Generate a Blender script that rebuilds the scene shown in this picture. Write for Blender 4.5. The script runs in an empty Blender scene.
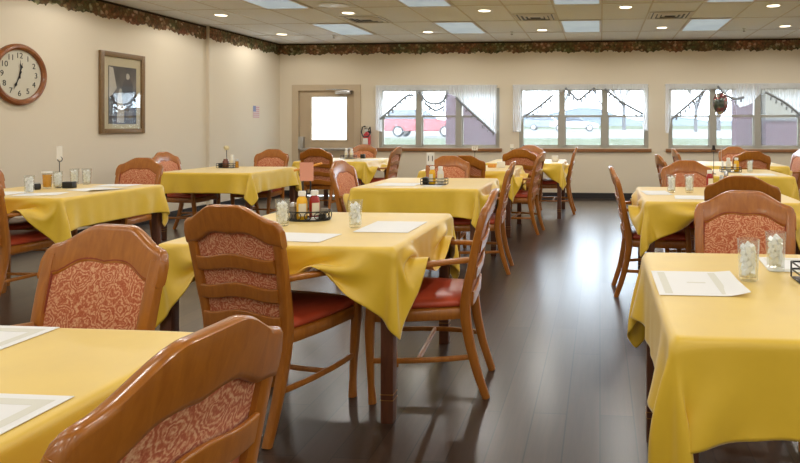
import bpy, bmesh, math, random
import numpy as np
from mathutils import Vector, Matrix

C = bpy.context.scene.collection
PI = math.pi
R = math.radians
random.seed(7)

CEIL = 2.83
FARY = 11.48
LEFTX = -6.0

# ------------------------------------------------------------------ materials
MATS = {}


def mat(name, col, rough=0.5, spec=0.5, metal=0.0, coat=0.0, sheen=0.0, emit=None, estr=0.0):
    m = bpy.data.materials.new(name)
    m.use_nodes = True
    b = m.node_tree.nodes['Principled BSDF']
    b.inputs['Base Color'].default_value = (*col, 1)
    b.inputs['Roughness'].default_value = rough
    b.inputs['Specular IOR Level'].default_value = spec
    b.inputs['Metallic'].default_value = metal
    b.inputs['Coat Weight'].default_value = coat
    b.inputs['Coat Roughness'].default_value = 0.12
    if sheen:
        b.inputs['Sheen Weight'].default_value = sheen
        b.inputs['Sheen Roughness'].default_value = 0.4
    if emit:
        b.inputs['Emission Color'].default_value = (*emit, 1)
        b.inputs['Emission Strength'].default_value = estr
    MATS[name] = m
    return m


def N(m, t, **kw):
    n = m.node_tree.nodes.new(t)
    for k, v in kw.items():
        setattr(n, k, v)
    return n


def L(m, a, b):
    m.node_tree.links.new(a, b)


def bsdf(m):
    return m.node_tree.nodes['Principled BSDF']


def coords(m, scale=(1, 1, 1), rot=(0, 0, 0), kind='Object'):
    t = N(m, 'ShaderNodeTexCoord')
    p = N(m, 'ShaderNodeMapping')
    p.inputs['Scale'].default_value = scale
    p.inputs['Rotation'].default_value = rot
    L(m, t.outputs[kind], p.inputs['Vector'])
    return p.outputs['Vector']


def ramp(m, fac, stops):
    r = N(m, 'ShaderNodeValToRGB')
    e = r.color_ramp.elements
    while len(e) < len(stops):
        e.new(0.5)
    for el, (p, c) in zip(e, stops):
        el.position = p
        el.color = (*c, 1)
    L(m, fac, r.inputs['Fac'])
    return r.outputs['Color']


def noise(m, vec, scale, detail=3, rough=0.55, dist=0.0):
    n = N(m, 'ShaderNodeTexNoise')
    n.inputs['Scale'].default_value = scale
    n.inputs['Detail'].default_value = detail
    n.inputs['Roughness'].default_value = rough
    n.inputs['Distortion'].default_value = dist
    L(m, vec, n.inputs['Vector'])
    return n


def bump(m, height, strength=0.2, dist=0.01):
    b = N(m, 'ShaderNodeBump')
    b.inputs['Strength'].default_value = strength
    b.inputs['Distance'].default_value = dist
    L(m, height, b.inputs['Height'])
    L(m, b.outputs['Normal'], bsdf(m).inputs['Normal'])


def math_node(m, op, a, b=None):
    n = N(m, 'ShaderNodeMath', operation=op)
    for i, v in enumerate((a, b)):
        if v is None:
            continue
        if isinstance(v, (int, float)):
            n.inputs[i].default_value = v
        else:
            L(m, v, n.inputs[i])
    return n.outputs[0]


# honey wood
def wood(name, dark, light, scale=(30, 30, 4), rough=0.28, coat=0.35):
    m = mat(name, light, rough, 0.5, coat=coat)
    v = coords(m, scale)
    n = noise(m, v, 1.6, 5, 0.6, 0.6)
    L(m, ramp(m, n.outputs['Fac'], [(0.3, dark), (0.7, light)]), bsdf(m).inputs['Base Color'])
    return m


WOOD = wood('honey_wood', (0.32, 0.102, 0.011), (0.43, 0.153, 0.018))
TABLEWOOD = wood('dark_table_wood', (0.075, 0.025, 0.012), (0.13, 0.045, 0.02), rough=0.35, coat=0.2)
SILLWOOD = wood('sill_wood', (0.22, 0.09, 0.03), (0.33, 0.15, 0.055), scale=(3, 30, 30))
CLOCKWOOD = wood('clock_wood', (0.17, 0.05, 0.012), (0.32, 0.11, 0.03), scale=(30, 12, 12))
GILT = wood('gilt_wood', (0.12, 0.065, 0.02), (0.27, 0.16, 0.06), scale=(60, 60, 60), rough=0.45, coat=0.1)

# paisley fabric
FAB = mat('paisley_fabric', (0.45, 0.15, 0.08), 0.75, 0.3, sheen=0.25)
v = coords(FAB, (1, 1, 1))
nz = noise(FAB, v, 22, 3)
mx = N(FAB, 'ShaderNodeMix', data_type='VECTOR')
mx.inputs[0].default_value = 0.06
L(FAB, v, mx.inputs[4])
L(FAB, nz.outputs['Color'], mx.inputs[5])
vo = N(FAB, 'ShaderNodeTexVoronoi', feature='F1')
vo.inputs['Scale'].default_value = 15
L(FAB, mx.outputs[1], vo.inputs['Vector'])
s = math_node(FAB, 'SINE', math_node(FAB, 'MULTIPLY', vo.outputs['Distance'], 40))
fine = noise(FAB, v, 190, 2)
s2 = math_node(FAB, 'ADD', math_node(FAB, 'MULTIPLY', s, 0.20), math_node(FAB, 'MULTIPLY', fine.outputs['Fac'], 1.0))
L(FAB, ramp(FAB, s2, [(0.28, (0.43, 0.10, 0.04)), (0.52, (0.56, 0.20, 0.092)), (0.78, (0.72, 0.43, 0.25))]), bsdf(FAB).inputs['Base Color'])
bump(FAB, s2, 0.15, 0.003)
PIPING = mat('welt_piping', (0.26, 0.055, 0.028), 0.7, 0.3)

VINYL = mat('red_vinyl', (0.50, 0.072, 0.028), 0.3, 0.5)
bump(VINYL, noise(VINYL, coords(VINYL), 160, 2).outputs['Fac'], 0.08, 0.002)

# yellow cloth
CLOTH = mat('yellow_cloth', (0.82, 0.50, 0.055), 0.46, 0.95, sheen=0.55)
v = coords(CLOTH, (1, 1, 1))
n1 = noise(CLOTH, v, 5, 3)
L(CLOTH, ramp(CLOTH, n1.outputs['Fac'], [(0.3, (0.76, 0.495, 0.018)), (0.7, (0.83, 0.555, 0.026))]), bsdf(CLOTH).inputs['Base Color'])
bump(CLOTH, noise(CLOTH, v, 700, 1).outputs['Fac'], 0.06, 0.001)
TAGWHITE = mat('tag_white', (0.75, 0.72, 0.62), 0.8)

# floor
FLOOR = mat('dark_plank_floor', (0.09, 0.06, 0.045), 0.36, 0.5)
v = coords(FLOOR, (1, 1, 1), (0, 0, PI / 2))
br = N(FLOOR, 'ShaderNodeTexBrick', offset=0.37, offset_frequency=2)
br.inputs['Color1'].default_value = (0.031, 0.018, 0.012, 1)
br.inputs['Color2'].default_value = (0.052, 0.030, 0.020, 1)
br.inputs['Mortar'].default_value = (0.016, 0.010, 0.008, 1)
br.inputs['Scale'].default_value = 1
br.inputs['Mortar Size'].default_value = 0.003
br.inputs['Brick Width'].default_value = 1.22
br.inputs['Row Height'].default_value = 0.15
L(FLOOR, v, br.inputs['Vector'])
v2 = coords(FLOOR, (26, 1.6, 1))
gr = noise(FLOOR, v2, 1.5, 5, 0.6, 0.4)
mm = N(FLOOR, 'ShaderNodeMix', data_type='RGBA', blend_type='MULTIPLY')
mm.inputs[0].default_value = 0.45
L(FLOOR, br.outputs['Color'], mm.inputs[6])
L(FLOOR, ramp(FLOOR, gr.outputs['Fac'], [(0.25, (0.5, 0.5, 0.5)), (0.75, (1.35, 1.3, 1.25))]), mm.inputs[7])
L(FLOOR, mm.outputs[2], bsdf(FLOOR).inputs['Base Color'])
bsdf(FLOOR).inputs['Roughness'].default_value = 0.36
bsdf(FLOOR).inputs['Coat Weight'].default_value = 1.0
bsdf(FLOOR).inputs['Coat Roughness'].default_value = 0.25
bsdf(FLOOR).inputs['Specular IOR Level'].default_value = 0.25
bsdf(FLOOR).inputs['Coat IOR'].default_value = 1.33
bump(FLOOR, br.outputs['Fac'], -0.04, 0.001)

# walls
WALL = mat('cream_wall_paint', (0.74, 0.655, 0.51), 0.75, 0.25)
bump(WALL, noise(WALL, coords(WALL), 120, 2).outputs['Fac'], 0.05, 0.003)
CEILM = mat('ceiling_tile', (0.60, 0.52, 0.43), 0.9, 0.1)
v = coords(CEILM)
L(CEILM, ramp(CEILM, noise(CEILM, v, 160, 3).outputs['Fac'], [(0.3, (0.82, 0.85, 0.89)), (0.6, (0.88, 0.91, 0.95))]), bsdf(CEILM).inputs['Base Color'])
TBAR = mat('grid_bar', (0.66, 0.63, 0.60), 0.6)
BASEB = mat('rubber_baseboard', (0.022, 0.018, 0.018), 0.5)

# garland border paper
BORDER = mat('garland_paper', (0.1, 0.06, 0.03), 0.8, 0.2)
v = coords(BORDER)
vb = N(BORDER, 'ShaderNodeTexVoronoi', feature='F1')
vb.inputs['Scale'].default_value = 24
L(BORDER, v, vb.inputs['Vector'])
sep = N(BORDER, 'ShaderNodeSeparateColor')
L(BORDER, vb.outputs['Color'], sep.inputs[0])
leafc = ramp(BORDER, sep.outputs[0], [(0.0, (0.10, 0.10, 0.055)), (0.25, (0.24, 0.13, 0.08)), (0.45, (0.22, 0.20, 0.11)), (0.62, (0.36, 0.20, 0.12)),
                                     (0.78, (0.15, 0.12, 0.08)), (0.9, (0.50, 0.38, 0.24)), (1.0, (0.60, 0.52, 0.40))])
big = noise(BORDER, v, 2.6, 1)
mb = N(BORDER, 'ShaderNodeMix', data_type='RGBA', blend_type='MULTIPLY')
mb.inputs[0].default_value = 1
L(BORDER, leafc, mb.inputs[6])
L(BORDER, ramp(BORDER, vb.outputs['Distance'], [(0.0, (1.15, 1.1, 1.0)), (0.55, (0.65, 0.62, 0.6))]), mb.inputs[7])
mb2 = N(BORDER, 'ShaderNodeMix', data_type='RGBA', blend_type='MULTIPLY')
mb2.inputs[0].default_value = 1
L(BORDER, mb.outputs[2], mb2.inputs[6])
L(BORDER, ramp(BORDER, big.outputs['Fac'], [(0.35, (0.75, 1.0, 0.8)), (0.65, (1.25, 0.98, 0.9))]), mb2.inputs[7])
L(BORDER, mb2.outputs[2], bsdf(BORDER).inputs['Base Color'])
BORDERTOP = mat('border_dark_edge', (0.025, 0.016, 0.012), 0.8, 0.2)

DOORM = mat('tan_door_paint', (0.50, 0.39, 0.26), 0.5, 0.4)
DOORF = mat('tan_frame_paint', (0.55, 0.44, 0.30), 0.5, 0.4)
WFRAME = mat('grey_window_frame', (0.40, 0.385, 0.33), 0.45, 0.5)
STEEL = mat('brushed_steel', (0.55, 0.55, 0.55), 0.3, 0.5, 1.0)
DARKM = mat('dark_metal', (0.03, 0.03, 0.032), 0.4, 0.5, 0.6)
BLACK = mat('black_plastic', (0.012, 0.012, 0.013), 0.35)
WHITEP = mat('white_plastic', (0.80, 0.79, 0.75), 0.4)
OFFWHITE = mat('offwhite_metal', (0.66, 0.62, 0.56), 0.5)
BRASS = mat('brass_band', (0.42, 0.22, 0.07), 0.35, 0.5, 0.9)
REDP = mat('red_enamel', (0.50, 0.02, 0.02), 0.3)
KETCH = mat('ketchup_red', (0.33, 0.012, 0.008), 0.3)
MUST = mat('mustard_yellow', (0.82, 0.46, 0.01), 0.3)
OIL = mat('amber_oil', (0.42, 0.20, 0.02), 0.2)
PEPPER = mat('pepper_grey', (0.24, 0.21, 0.17), 0.6)
SALT = mat('salt_white', (0.72, 0.70, 0.65), 0.6)
PAPER = mat('white_paper', (0.86, 0.86, 0.84), 0.7, 0.3)
PAPERB = mat('placemat_border', (0.74, 0.73, 0.64), 0.75, 0.3)
CARD = mat('white_card', (0.82, 0.80, 0.74), 0.6)
PINK = mat('pink_card', (0.72, 0.33, 0.24), 0.65)
ORANGE = mat('orange_pencil', (0.75, 0.33, 0.05), 0.45)
INK = mat('black_ink', (0.015, 0.015, 0.015), 0.7)
ICE = mat('ice', (0.96, 0.97, 0.97), 0.15, 0.6)
JUICE = mat('orange_juice', (0.78, 0.36, 0.02), 0.25)
LABELW = mat('bottle_label', (0.78, 0.72, 0.55), 0.5)
CLOCKFACE = mat('clock_face', (0.60, 0.56, 0.44), 0.45)
MATBOARD = mat('mat_board', (0.62, 0.52, 0.36), 0.7)
PETAL = mat('dry_petal', (0.66, 0.58, 0.36), 0.7)
NOTICEB = mat('notice_blue', (0.20, 0.23, 0.38), 0.6)
NOTICER = mat('notice_red', (0.60, 0.30, 0.29), 0.6)
NOTICEW = mat('notice_pale', (0.70, 0.58, 0.56), 0.6)

# picture art
ART = mat('dark_print', (0.05, 0.05, 0.07), 0.6, 0.3)
v = coords(ART)
L(ART, ramp(ART, noise(ART, v, 5, 3).outputs['Fac'], [(0.35, (0.04, 0.035, 0.05)), (0.6, (0.12, 0.10, 0.11)), (0.75, (0.26, 0.20, 0.17))]), bsdf(ART).inputs['Base Color'])
ARTPALE = mat('print_pale', (0.55, 0.50, 0.46), 0.6, 0.3)
ARTBLUE = mat('print_blue', (0.22, 0.27, 0.38), 0.6, 0.3)
ARTDARK = mat('print_navy', (0.025, 0.026, 0.05), 0.6, 0.3)


# see-through materials
def sheet_mat(name, mixes):
    """mix of transparent with another closure, thin glass, pane with painted glare veil, sheer"""
    m = bpy.data.materials.new(name)
    m.use_nodes = True
    nt = m.node_tree
    for n in list(nt.nodes):
        if n.type == 'BSDF_PRINCIPLED':
            nt.nodes.remove(n)
    return m


def out(m):
    return [n for n in m.node_tree.nodes if n.type == 'OUTPUT_MATERIAL'][0]


def mix(m, fac, a, b):
    n = N(m, 'ShaderNodeMixShader')
    if isinstance(fac, float):
        n.inputs[0].default_value = fac
    else:
        L(m, fac, n.inputs[0])
    L(m, a, n.inputs[1])
    L(m, b, n.inputs[2])
    return n.outputs[0]


def schlick(m, f0):
    lw = N(m, 'ShaderNodeLayerWeight')
    lw.inputs['Blend'].default_value = 0.5
    p5 = math_node(m, 'POWER', lw.outputs['Facing'], 5)
    return math_node(m, 'ADD', math_node(m, 'MULTIPLY', p5, 1 - f0), f0)


def simple(m, t, col, rough=None):
    n = N(m, t)
    n.inputs['Color'].default_value = (*col, 1)
    if rough is not None:
        n.inputs['Roughness'].default_value = rough
    return n.outputs[0]


PANE = sheet_mat('glare_veil_pane', None)
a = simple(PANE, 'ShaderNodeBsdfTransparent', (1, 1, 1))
h = simple(PANE, 'ShaderNodeBsdfTranslucent', (0.95, 0.97, 1.0))  # white veil in the glass stands in for window glare
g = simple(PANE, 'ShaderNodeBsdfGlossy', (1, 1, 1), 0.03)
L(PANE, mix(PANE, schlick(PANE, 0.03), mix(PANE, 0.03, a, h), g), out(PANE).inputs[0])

FROST = sheet_mat('frosted_pane', None)
a = simple(FROST, 'ShaderNodeBsdfTransparent', (1, 1, 1))
h = simple(FROST, 'ShaderNodeBsdfTranslucent', (1, 1, 1))
L(FROST, mix(FROST, 0.6, a, h), out(FROST).inputs[0])

SHEER = sheet_mat('sheer_lace', None)
a = simple(SHEER, 'ShaderNodeBsdfTransparent', (1, 1, 1))
h = simple(SHEER, 'ShaderNodeBsdfTranslucent', (0.9, 0.92, 0.95))
d = simple(SHEER, 'ShaderNodeBsdfDiffuse', (0.9, 0.9, 0.9))
nn = noise(SHEER, coords(SHEER, (28, 1, 1.5)), 3, 3)
fac = ramp(SHEER, nn.outputs['Fac'], [(0.35, (0.42, 0.42, 0.42)), (0.65, (0.78, 0.78, 0.78))])
L(SHEER, mix(SHEER, fac, a, mix(SHEER, 0.5, h, d)), out(SHEER).inputs[0])

SHEERT = sheet_mat('gathered_sheer', None)
a = simple(SHEERT, 'ShaderNodeBsdfTransparent', (1, 1, 1))
h = simple(SHEERT, 'ShaderNodeBsdfTranslucent', (0.94, 0.95, 0.97))
d = simple(SHEERT, 'ShaderNodeBsdfDiffuse', (0.93, 0.93, 0.95))
L(SHEERT, mix(SHEERT, 0.86, a, mix(SHEERT, 0.42, h, d)), out(SHEERT).inputs[0])

TRIMC = mat('grey_trim_cord', (0.26, 0.28, 0.30), 0.7)

GLASS = sheet_mat('tumbler_glass', None)
a = simple(GLASS, 'ShaderNodeBsdfTransparent', (0.95, 0.96, 0.95))
g = simple(GLASS, 'ShaderNodeBsdfGlossy', (1, 1, 1), 0.04)
d = simple(GLASS, 'ShaderNodeBsdfTranslucent', (0.85, 0.87, 0.86))
lw = N(GLASS, 'ShaderNodeLayerWeight')
lw.inputs['Blend'].default_value = 0.32
edge = ramp(GLASS, lw.outputs['Facing'], [(0.45, (0.05, 0.05, 0.05)), (1.0, (0.55, 0.55, 0.55))])
L(GLASS, mix(GLASS, schlick(GLASS, 0.03), mix(GLASS, edge, a, d), g), out(GLASS).inputs[0])

PICGLASS = sheet_mat('picture_glass', None)
a = simple(PICGLASS, 'ShaderNodeBsdfTransparent', (0.97, 0.98, 0.97))
g = simple(PICGLASS, 'ShaderNodeBsdfGlossy', (1, 1, 1), 0.01)
L(PICGLASS, mix(PICGLASS, schlick(PICGLASS, 0.06), a, g), out(PICGLASS).inputs[0])

# foil balloon
FOIL = mat('foil', (0.3, 0.3, 0.3), 0.12, 0.5, 0.6)
v = coords(FOIL)
wv = N(FOIL, 'ShaderNodeTexWave', wave_type='RINGS')
wv.inputs['Scale'].default_value = 2.2
wv.inputs['Distortion'].default_value = 7
L(FOIL, v, wv.inputs['Vector'])
nb = noise(FOIL, v, 11, 2)
L(FOIL, ramp(FOIL, nb.outputs['Fac'], [(0.36, (0.07, 0.10, 0.08)), (0.52, (0.16, 0.18, 0.17)), (0.565, (0.42, 0.05, 0.06)), (0.60, (0.20, 0.20, 0.19)), (0.70, (0.60, 0.59, 0.55))]), bsdf(FOIL).inputs['Base Color'])

# lamps
TROF = mat('troffer_diffuser', (0.42, 0.50, 0.55), 0.6, 0.2)
v = coords(TROF)
L(TROF, ramp(TROF, noise(TROF, v, 2.0, 2).outputs['Fac'], [(0.3, (0.52, 0.66, 0.76)), (0.7, (0.78, 0.90, 0.97))]), bsdf(TROF).inputs['Emission Color'])
bsdf(TROF).inputs['Emission Strength'].default_value = 0.4
LAMP = mat('lamp_lens', (0.9, 0.85, 0.75), 0.4, emit=(1.0, 0.86, 0.62), estr=3.5)

# outside
LAWN = mat('lawn', (0.3, 0.36, 0.2), 0.9)
L(LAWN, ramp(LAWN, noise(LAWN, coords(LAWN), 0.9, 5).outputs['Fac'], [(0.3, (0.062, 0.070, 0.045)), (0.7, (0.085, 0.092, 0.062))]), bsdf(LAWN).inputs['Base Color'])
ROAD = mat('pale_road', (0.16, 0.157, 0.15), 0.9)
BRICKM = mat('mauve_brick', (0.26, 0.14, 0.17), 0.85)
v = coords(BRICKM, (1, 1, 1), (PI / 2, 0, 0))
bk = N(BRICKM, 'ShaderNodeTexBrick')
bk.inputs['Color1'].default_value = (0.062, 0.033, 0.039, 1)
bk.inputs['Color2'].default_value = (0.070, 0.039, 0.045, 1)
bk.inputs['Mortar'].default_value = (0.068, 0.046, 0.052, 1)
bk.inputs['Scale'].default_value = 4.5
L(BRICKM, v, bk.inputs['Vector'])
L(BRICKM, bk.outputs['Color'], bsdf(BRICKM).inputs['Base Color'])
STUCCO = mat('beige_stucco', (0.12, 0.105, 0.08), 0.9)
BARK = mat('bark', (0.09, 0.085, 0.085), 0.9)
HILLM = mat('hazy_hill', (0.11, 0.125, 0.14), 1.0, 0.1)
SHRUBM = mat('shrub_twig', (0.14, 0.16, 0.11), 0.9)
for m_ in (LAWN, ROAD, BRICKM, STUCCO, BARK, HILLM, SHRUBM):
    bsdf(m_).inputs['Specular IOR Level'].default_value = 0.0
CARRED = mat('car_red', (0.22, 0.008, 0.013), 0.3, coat=0.5)
CARWHITE = mat('car_white', (0.4, 0.4, 0.42), 0.3, coat=0.5)
CARDARK = mat('car_grey', (0.12, 0.13, 0.15), 0.3, coat=0.5)
CARGLASS = mat('car_glass', (0.05, 0.06, 0.08), 0.1, 0.7)
TYRE = mat('tyre', (0.03, 0.03, 0.03), 0.8)


# ------------------------------------------------------------------ geometry helpers
class MB:
    def __init__(self):
        self.v = []
        self.f = []

    def add(self, verts, faces):
        b = len(self.v)
        self.v.extend([tuple(x) for x in verts])
        self.f.extend([tuple(b + i for i in f) for f in faces])
        return self

    def box(self, lo, hi, M=None):
        x0, y0, z0 = lo
        x1, y1, z1 = hi
        vs = [(x0, y0, z0), (x1, y0, z0), (x1, y1, z0), (x0, y1, z0), (x0, y0, z1), (x1, y0, z1), (x1, y1, z1), (x0, y1, z1)]
        if M:
            vs = [M @ Vector(p) for p in vs]
        return self.add(vs, [(3, 2, 1, 0), (4, 5, 6, 7), (0, 1, 5, 4), (1, 2, 6, 5), (2, 3, 7, 6), (3, 0, 4, 7)])

    def rbox(self, lo, hi, r=0.004):
        """box with chamfered edges"""
        bm = bmesh.new()
        vs = [bm.verts.new((x, y, z)) for z in (lo[2], hi[2]) for x, y in ((lo[0], lo[1]), (hi[0], lo[1]), (hi[0], hi[1]), (lo[0], hi[1]))]
        for f in ((3, 2, 1, 0), (4, 5, 6, 7), (0, 1, 5, 4), (1, 2, 6, 5), (2, 3, 7, 6), (3, 0, 4, 7)):
            bm.faces.new([vs[i] for i in f])
        bmesh.ops.bevel(bm, geom=list(bm.edges), offset=r, segments=2, affect='EDGES', profile=0.6)
        bm.verts.index_update()
        self.add([v.co[:] for v in bm.verts], [[v.index for v in f.verts] for f in bm.faces])
        bm.free()
        return self

    def rings(self, rings, cap=True, closed=False):
        n = len(rings[0])
        vs = [p for r in rings for p in r]
        fs = []
        m = len(rings)
        for i in range(m if closed else m - 1):
            a, b = i * n, ((i + 1) % m) * n
            for j in range(n):
                k = (j + 1) % n
                fs.append((a + j, a + k, b + k, b + j))
        if cap and not closed:
            fs.append(tuple(range(n))[::-1])
            fs.append(tuple((m - 1) * n + j for j in range(n)))
        return self.add(vs, fs)

    def tube(self, pts, r, seg=8, closed=False):
        pts = [Vector(p) for p in pts]
        rs = r if isinstance(r, (list, tuple)) else [r] * len(pts)
        rings = []
        m = len(pts)
        up = None
        for i, p in enumerate(pts):
            if closed:
                t = pts[(i + 1) % m] - pts[i - 1]
            else:
                t = pts[min(i + 1, m - 1)] - pts[max(i - 1, 0)]
            t.normalize()
            if up is None:
                up = Vector((0, 0, 1)) if abs(t.z) < 0.9 else Vector((1, 0, 0))
            a = t.cross(up)
            if a.length < 1e-5:
                a = t.cross(Vector((0.3, 1, 0.2)))
            a.normalize()
            b = a.cross(t)
            up = b
            rings.append([p + (a * math.cos(2 * PI * j / seg) + b * math.sin(2 * PI * j / seg)) * rs[i] for j in range(seg)])
        return self.rings(rings, True, closed)

    def bar(self, pts, ws, ds, xref=(1, 0, 0), ch=0.3, res=4):
        """rounded rectangular section swept along a smooth path; ws along xref, ds across"""
        pts = [Vector(p) for p in pts]
        m0 = len(pts)
        ws = ws if isinstance(ws, (list, tuple)) else [ws] * m0
        ds = ds if isinstance(ds, (list, tuple)) else [ds] * m0
        P, W, D = [], [], []
        for i in range(m0 - 1):
            p0, p1, p2, p3 = pts[max(i - 1, 0)], pts[i], pts[i + 1], pts[min(i + 2, m0 - 1)]
            for k in range(res):
                t = k / res
                P.append(0.5 * ((2 * p1) + (p2 - p0) * t + (2 * p0 - 5 * p1 + 4 * p2 - p3) * t * t + (3 * p1 - p0 - 3 * p2 + p3) * t ** 3))
                W.append(ws[i] + (ws[i + 1] - ws[i]) * t)
                D.append(ds[i] + (ds[i + 1] - ds[i]) * t)
        P.append(pts[-1])
        W.append(ws[-1])
        D.append(ds[-1])
        rings = []
        X = Vector(xref)
        for i, p in enumerate(P):
            t = P[min(i + 1, len(P) - 1)] - P[max(i - 1, 0)]
            t.normalize()
            x = (X - t * X.dot(t)).normalized()
            y = t.cross(x)
            w, d = W[i] / 2, D[i] / 2
            c = min(w, d) * ch * 2
            sec = [(w, d - c), (w - c * 0.3, d - c * 0.3), (w - c, d), (-w + c, d), (-w + c * 0.3, d - c * 0.3), (-w, d - c), (-w, -d + c), (-w + c * 0.3, -d + c * 0.3), (-w + c, -d), (w - c, -d), (w - c * 0.3, -d + c * 0.3), (w, -d + c)]
            rings.append([p + x * a + y * b for a, b in sec])
        return self.rings(rings)

    def lathe(self, prof, c=(0, 0, 0), seg=16, flute=0.0, nf=0):
        rings = []
        for r, z in prof:
            ring = []
            for j in range(seg):
                a = 2 * PI * j / seg
                rr = r * (1 + (flute * math.cos(nf * a) if nf else 0))
                ring.append((c[0] + rr * math.cos(a), c[1] + rr * math.sin(a), c[2] + z))
            rings.append(ring)
        return self.rings(rings)

    def prism(self, outline, z0, z1):
        n = len(outline)
        vs = [(x, y, z0) for x, y in outline] + [(x, y, z1) for x, y in outline]
        fs = [tuple(range(n))[::-1], tuple(range(n, 2 * n))] + [(i, (i + 1) % n, n + (i + 1) % n, n + i) for i in range(n)]
        return self.add(vs, fs)

    def xform(self, M):
        self.v = [tuple(M @ Vector(p)) for p in self.v]
        return self

    def mesh(self, name, m, sharp=38):
        me = bpy.data.meshes.new(name)
        me.from_pydata(self.v, [], self.f)
        bm = bmesh.new()
        bm.from_mesh(me)
        bmesh.ops.recalc_face_normals(bm, faces=bm.faces)
        bm.to_mesh(me)
        bm.free()
        me.shade_smooth()
        me.set_sharp_from_angle(angle=R(sharp))
        for mm_ in (m if isinstance(m, (list, tuple)) else [m]):
            me.materials.append(mm_)
        return me

    def build(self, name, m, parent=None, sharp=38):
        o = bpy.data.objects.new(name, self.mesh(name, m, sharp))
        C.objects.link(o)
        if parent:
            o.parent = parent
        return o


def tag(o, label=None, cat=None, group=None, kind=None):
    if label:
        o['label'] = label
    if cat:
        o['category'] = cat
    if group:
        o['group'] = group
    if kind:
        o['kind'] = kind
    return o


def empty(name, loc=(0, 0, 0), rz=0.0):
    o = bpy.data.objects.new(name, None)
    o.empty_display_size = 0.1
    C.objects.link(o)
    o.location = loc
    o.rotation_euler = (0, 0, R(rz))
    return o


KIDS = {}


def kids(o):
    if o.name not in KIDS:
        KIDS[o.name] = [c for c in bpy.data.objects if c.parent == o]
    return KIDS[o.name]


def copy_tree(o, parent=None):
    c = o.copy()
    C.objects.link(c)
    if parent:
        c.parent = parent
    for ch in kids(o):
        copy_tree(ch, c)
    return c


USED = {}


def spawn(proto, loc, rz, label, group=None):
    """the first call moves the thing itself, later calls copy it and its parts"""
    if not USED.get(proto.name):
        USED[proto.name] = True
        kids(proto)
        for k in kids(proto):
            kids(k)
        o = proto
    else:
        o = copy_tree(proto)
    o.location = loc
    o.rotation_euler = (0, 0, R(rz))
    o['label'] = label
    if group:
        o['group'] = group
    return o


def text_mesh(s, size, mat_, M, depth=0.0006):
    cu = bpy.data.curves.new('lettering', 'FONT')
    cu.body = s
    cu.size = size
    cu.align_x = 'CENTER'
    cu.align_y = 'CENTER'
    cu.extrude = depth
    tmp = bpy.data.objects.new('lettering_tmp', cu)
    C.objects.link(tmp)
    dg = bpy.context.evaluated_depsgraph_get()
    me0 = bpy.data.meshes.new_from_object(tmp.evaluated_get(dg))
    vs = [M @ v.co for v in me0.vertices]
    fs = [tuple(p.vertices) for p in me0.polygons]
    bpy.data.objects.remove(tmp)
    bpy.data.curves.remove(cu)
    bpy.data.meshes.remove(me0)
    return vs, fs


# ------------------------------------------------------------------ room shell
def struct(name, mb, m, parent=None):
    o = mb.build(name, m, parent, 30)
    if not parent:
        o['kind'] = 'structure'
    return o


RX, BY = 6.3, -4.2
struct('floor', MB().box((LEFTX - 0.2, BY - 0.2, -0.1), (RX + 0.2, FARY + 0.2, 0.0)), FLOOR)
ceiling = struct('ceiling', MB().box((LEFTX - 0.2, BY - 0.2, CEIL), (RX + 0.2, FARY + 0.2, CEIL + 0.1)), CEILM)
g = MB()
TX, TY, TX0, TY0 = 0.6217, 1.2, 0.026, 9.22
x = TX0 - 10 * TX
while x < RX:
    if x > LEFTX:
        g.box((x - 0.011, BY, CEIL - 0.004), (x + 0.011, FARY, CEIL - 0.0005))
    x += TX
y = TY0 - 11 * TY
while y < FARY:
    if y > BY:
        g.box((LEFTX, y - 0.011, CEIL - 0.0045), (RX, y + 0.011, CEIL - 0.001))
    y += TY
struct('grid_bars', g, TBAR, ceiling)

# left wall, its far stretch standing a little proud
struct('wall_left', MB().box((LEFTX - 0.2, BY - 0.2, 0), (LEFTX, FARY + 0.2, CEIL)).box((LEFTX, 9.33, 0), (LEFTX + 0.05, FARY, CEIL)), WALL)
struct('wall_right', MB().box((RX, BY - 0.2, 0), (RX + 0.2, FARY + 0.2, CEIL)), WALL)
struct('wall_back', MB().box((LEFTX, BY - 0.2, 0), (RX, BY, CEIL)), WALL)
# far wall with door and three windows
WZ0, WZ1 = 0.895, 1.985
WINS = [(-4.06, -1.815), (-1.46, 0.86), (1.21, 3.53)]
DX0, DX1, DZ = -5.63, -4.47, 2.0
fwm = MB()
ops = [(DX0, DX1, 0, DZ)] + [(a, b, WZ0, WZ1) for a, b in WINS]
xs = LEFTX - 0.2
for a, b, z0, z1 in ops:
    fwm.box((xs, FARY, 0), (a, FARY + 0.18, CEIL))
    fwm.box((a, FARY, z1), (b, FARY + 0.18, CEIL))
    if z0 > 0:
        fwm.box((a, FARY, 0), (b, FARY + 0.18, z0))
    xs = b
fwm.box((xs, FARY, 0), (RX + 0.2, FARY + 0.18, CEIL))
struct('wall_far', fwm, WALL)
struct('baseboard_left', MB().box((LEFTX, BY, 0), (LEFTX + 0.012, 9.318, 0.10)).box((LEFTX + 0.05, 9.318, 0), (LEFTX + 0.062, FARY, 0.10)), BASEB)
struct('baseboard_far', MB().box((LEFTX + 0.065, FARY - 0.012, 0), (DX0 - 0.08, FARY, 0.10)).box((DX1 + 0.08, FARY - 0.012, 0), (RX, FARY, 0.10)), BASEB)


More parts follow.
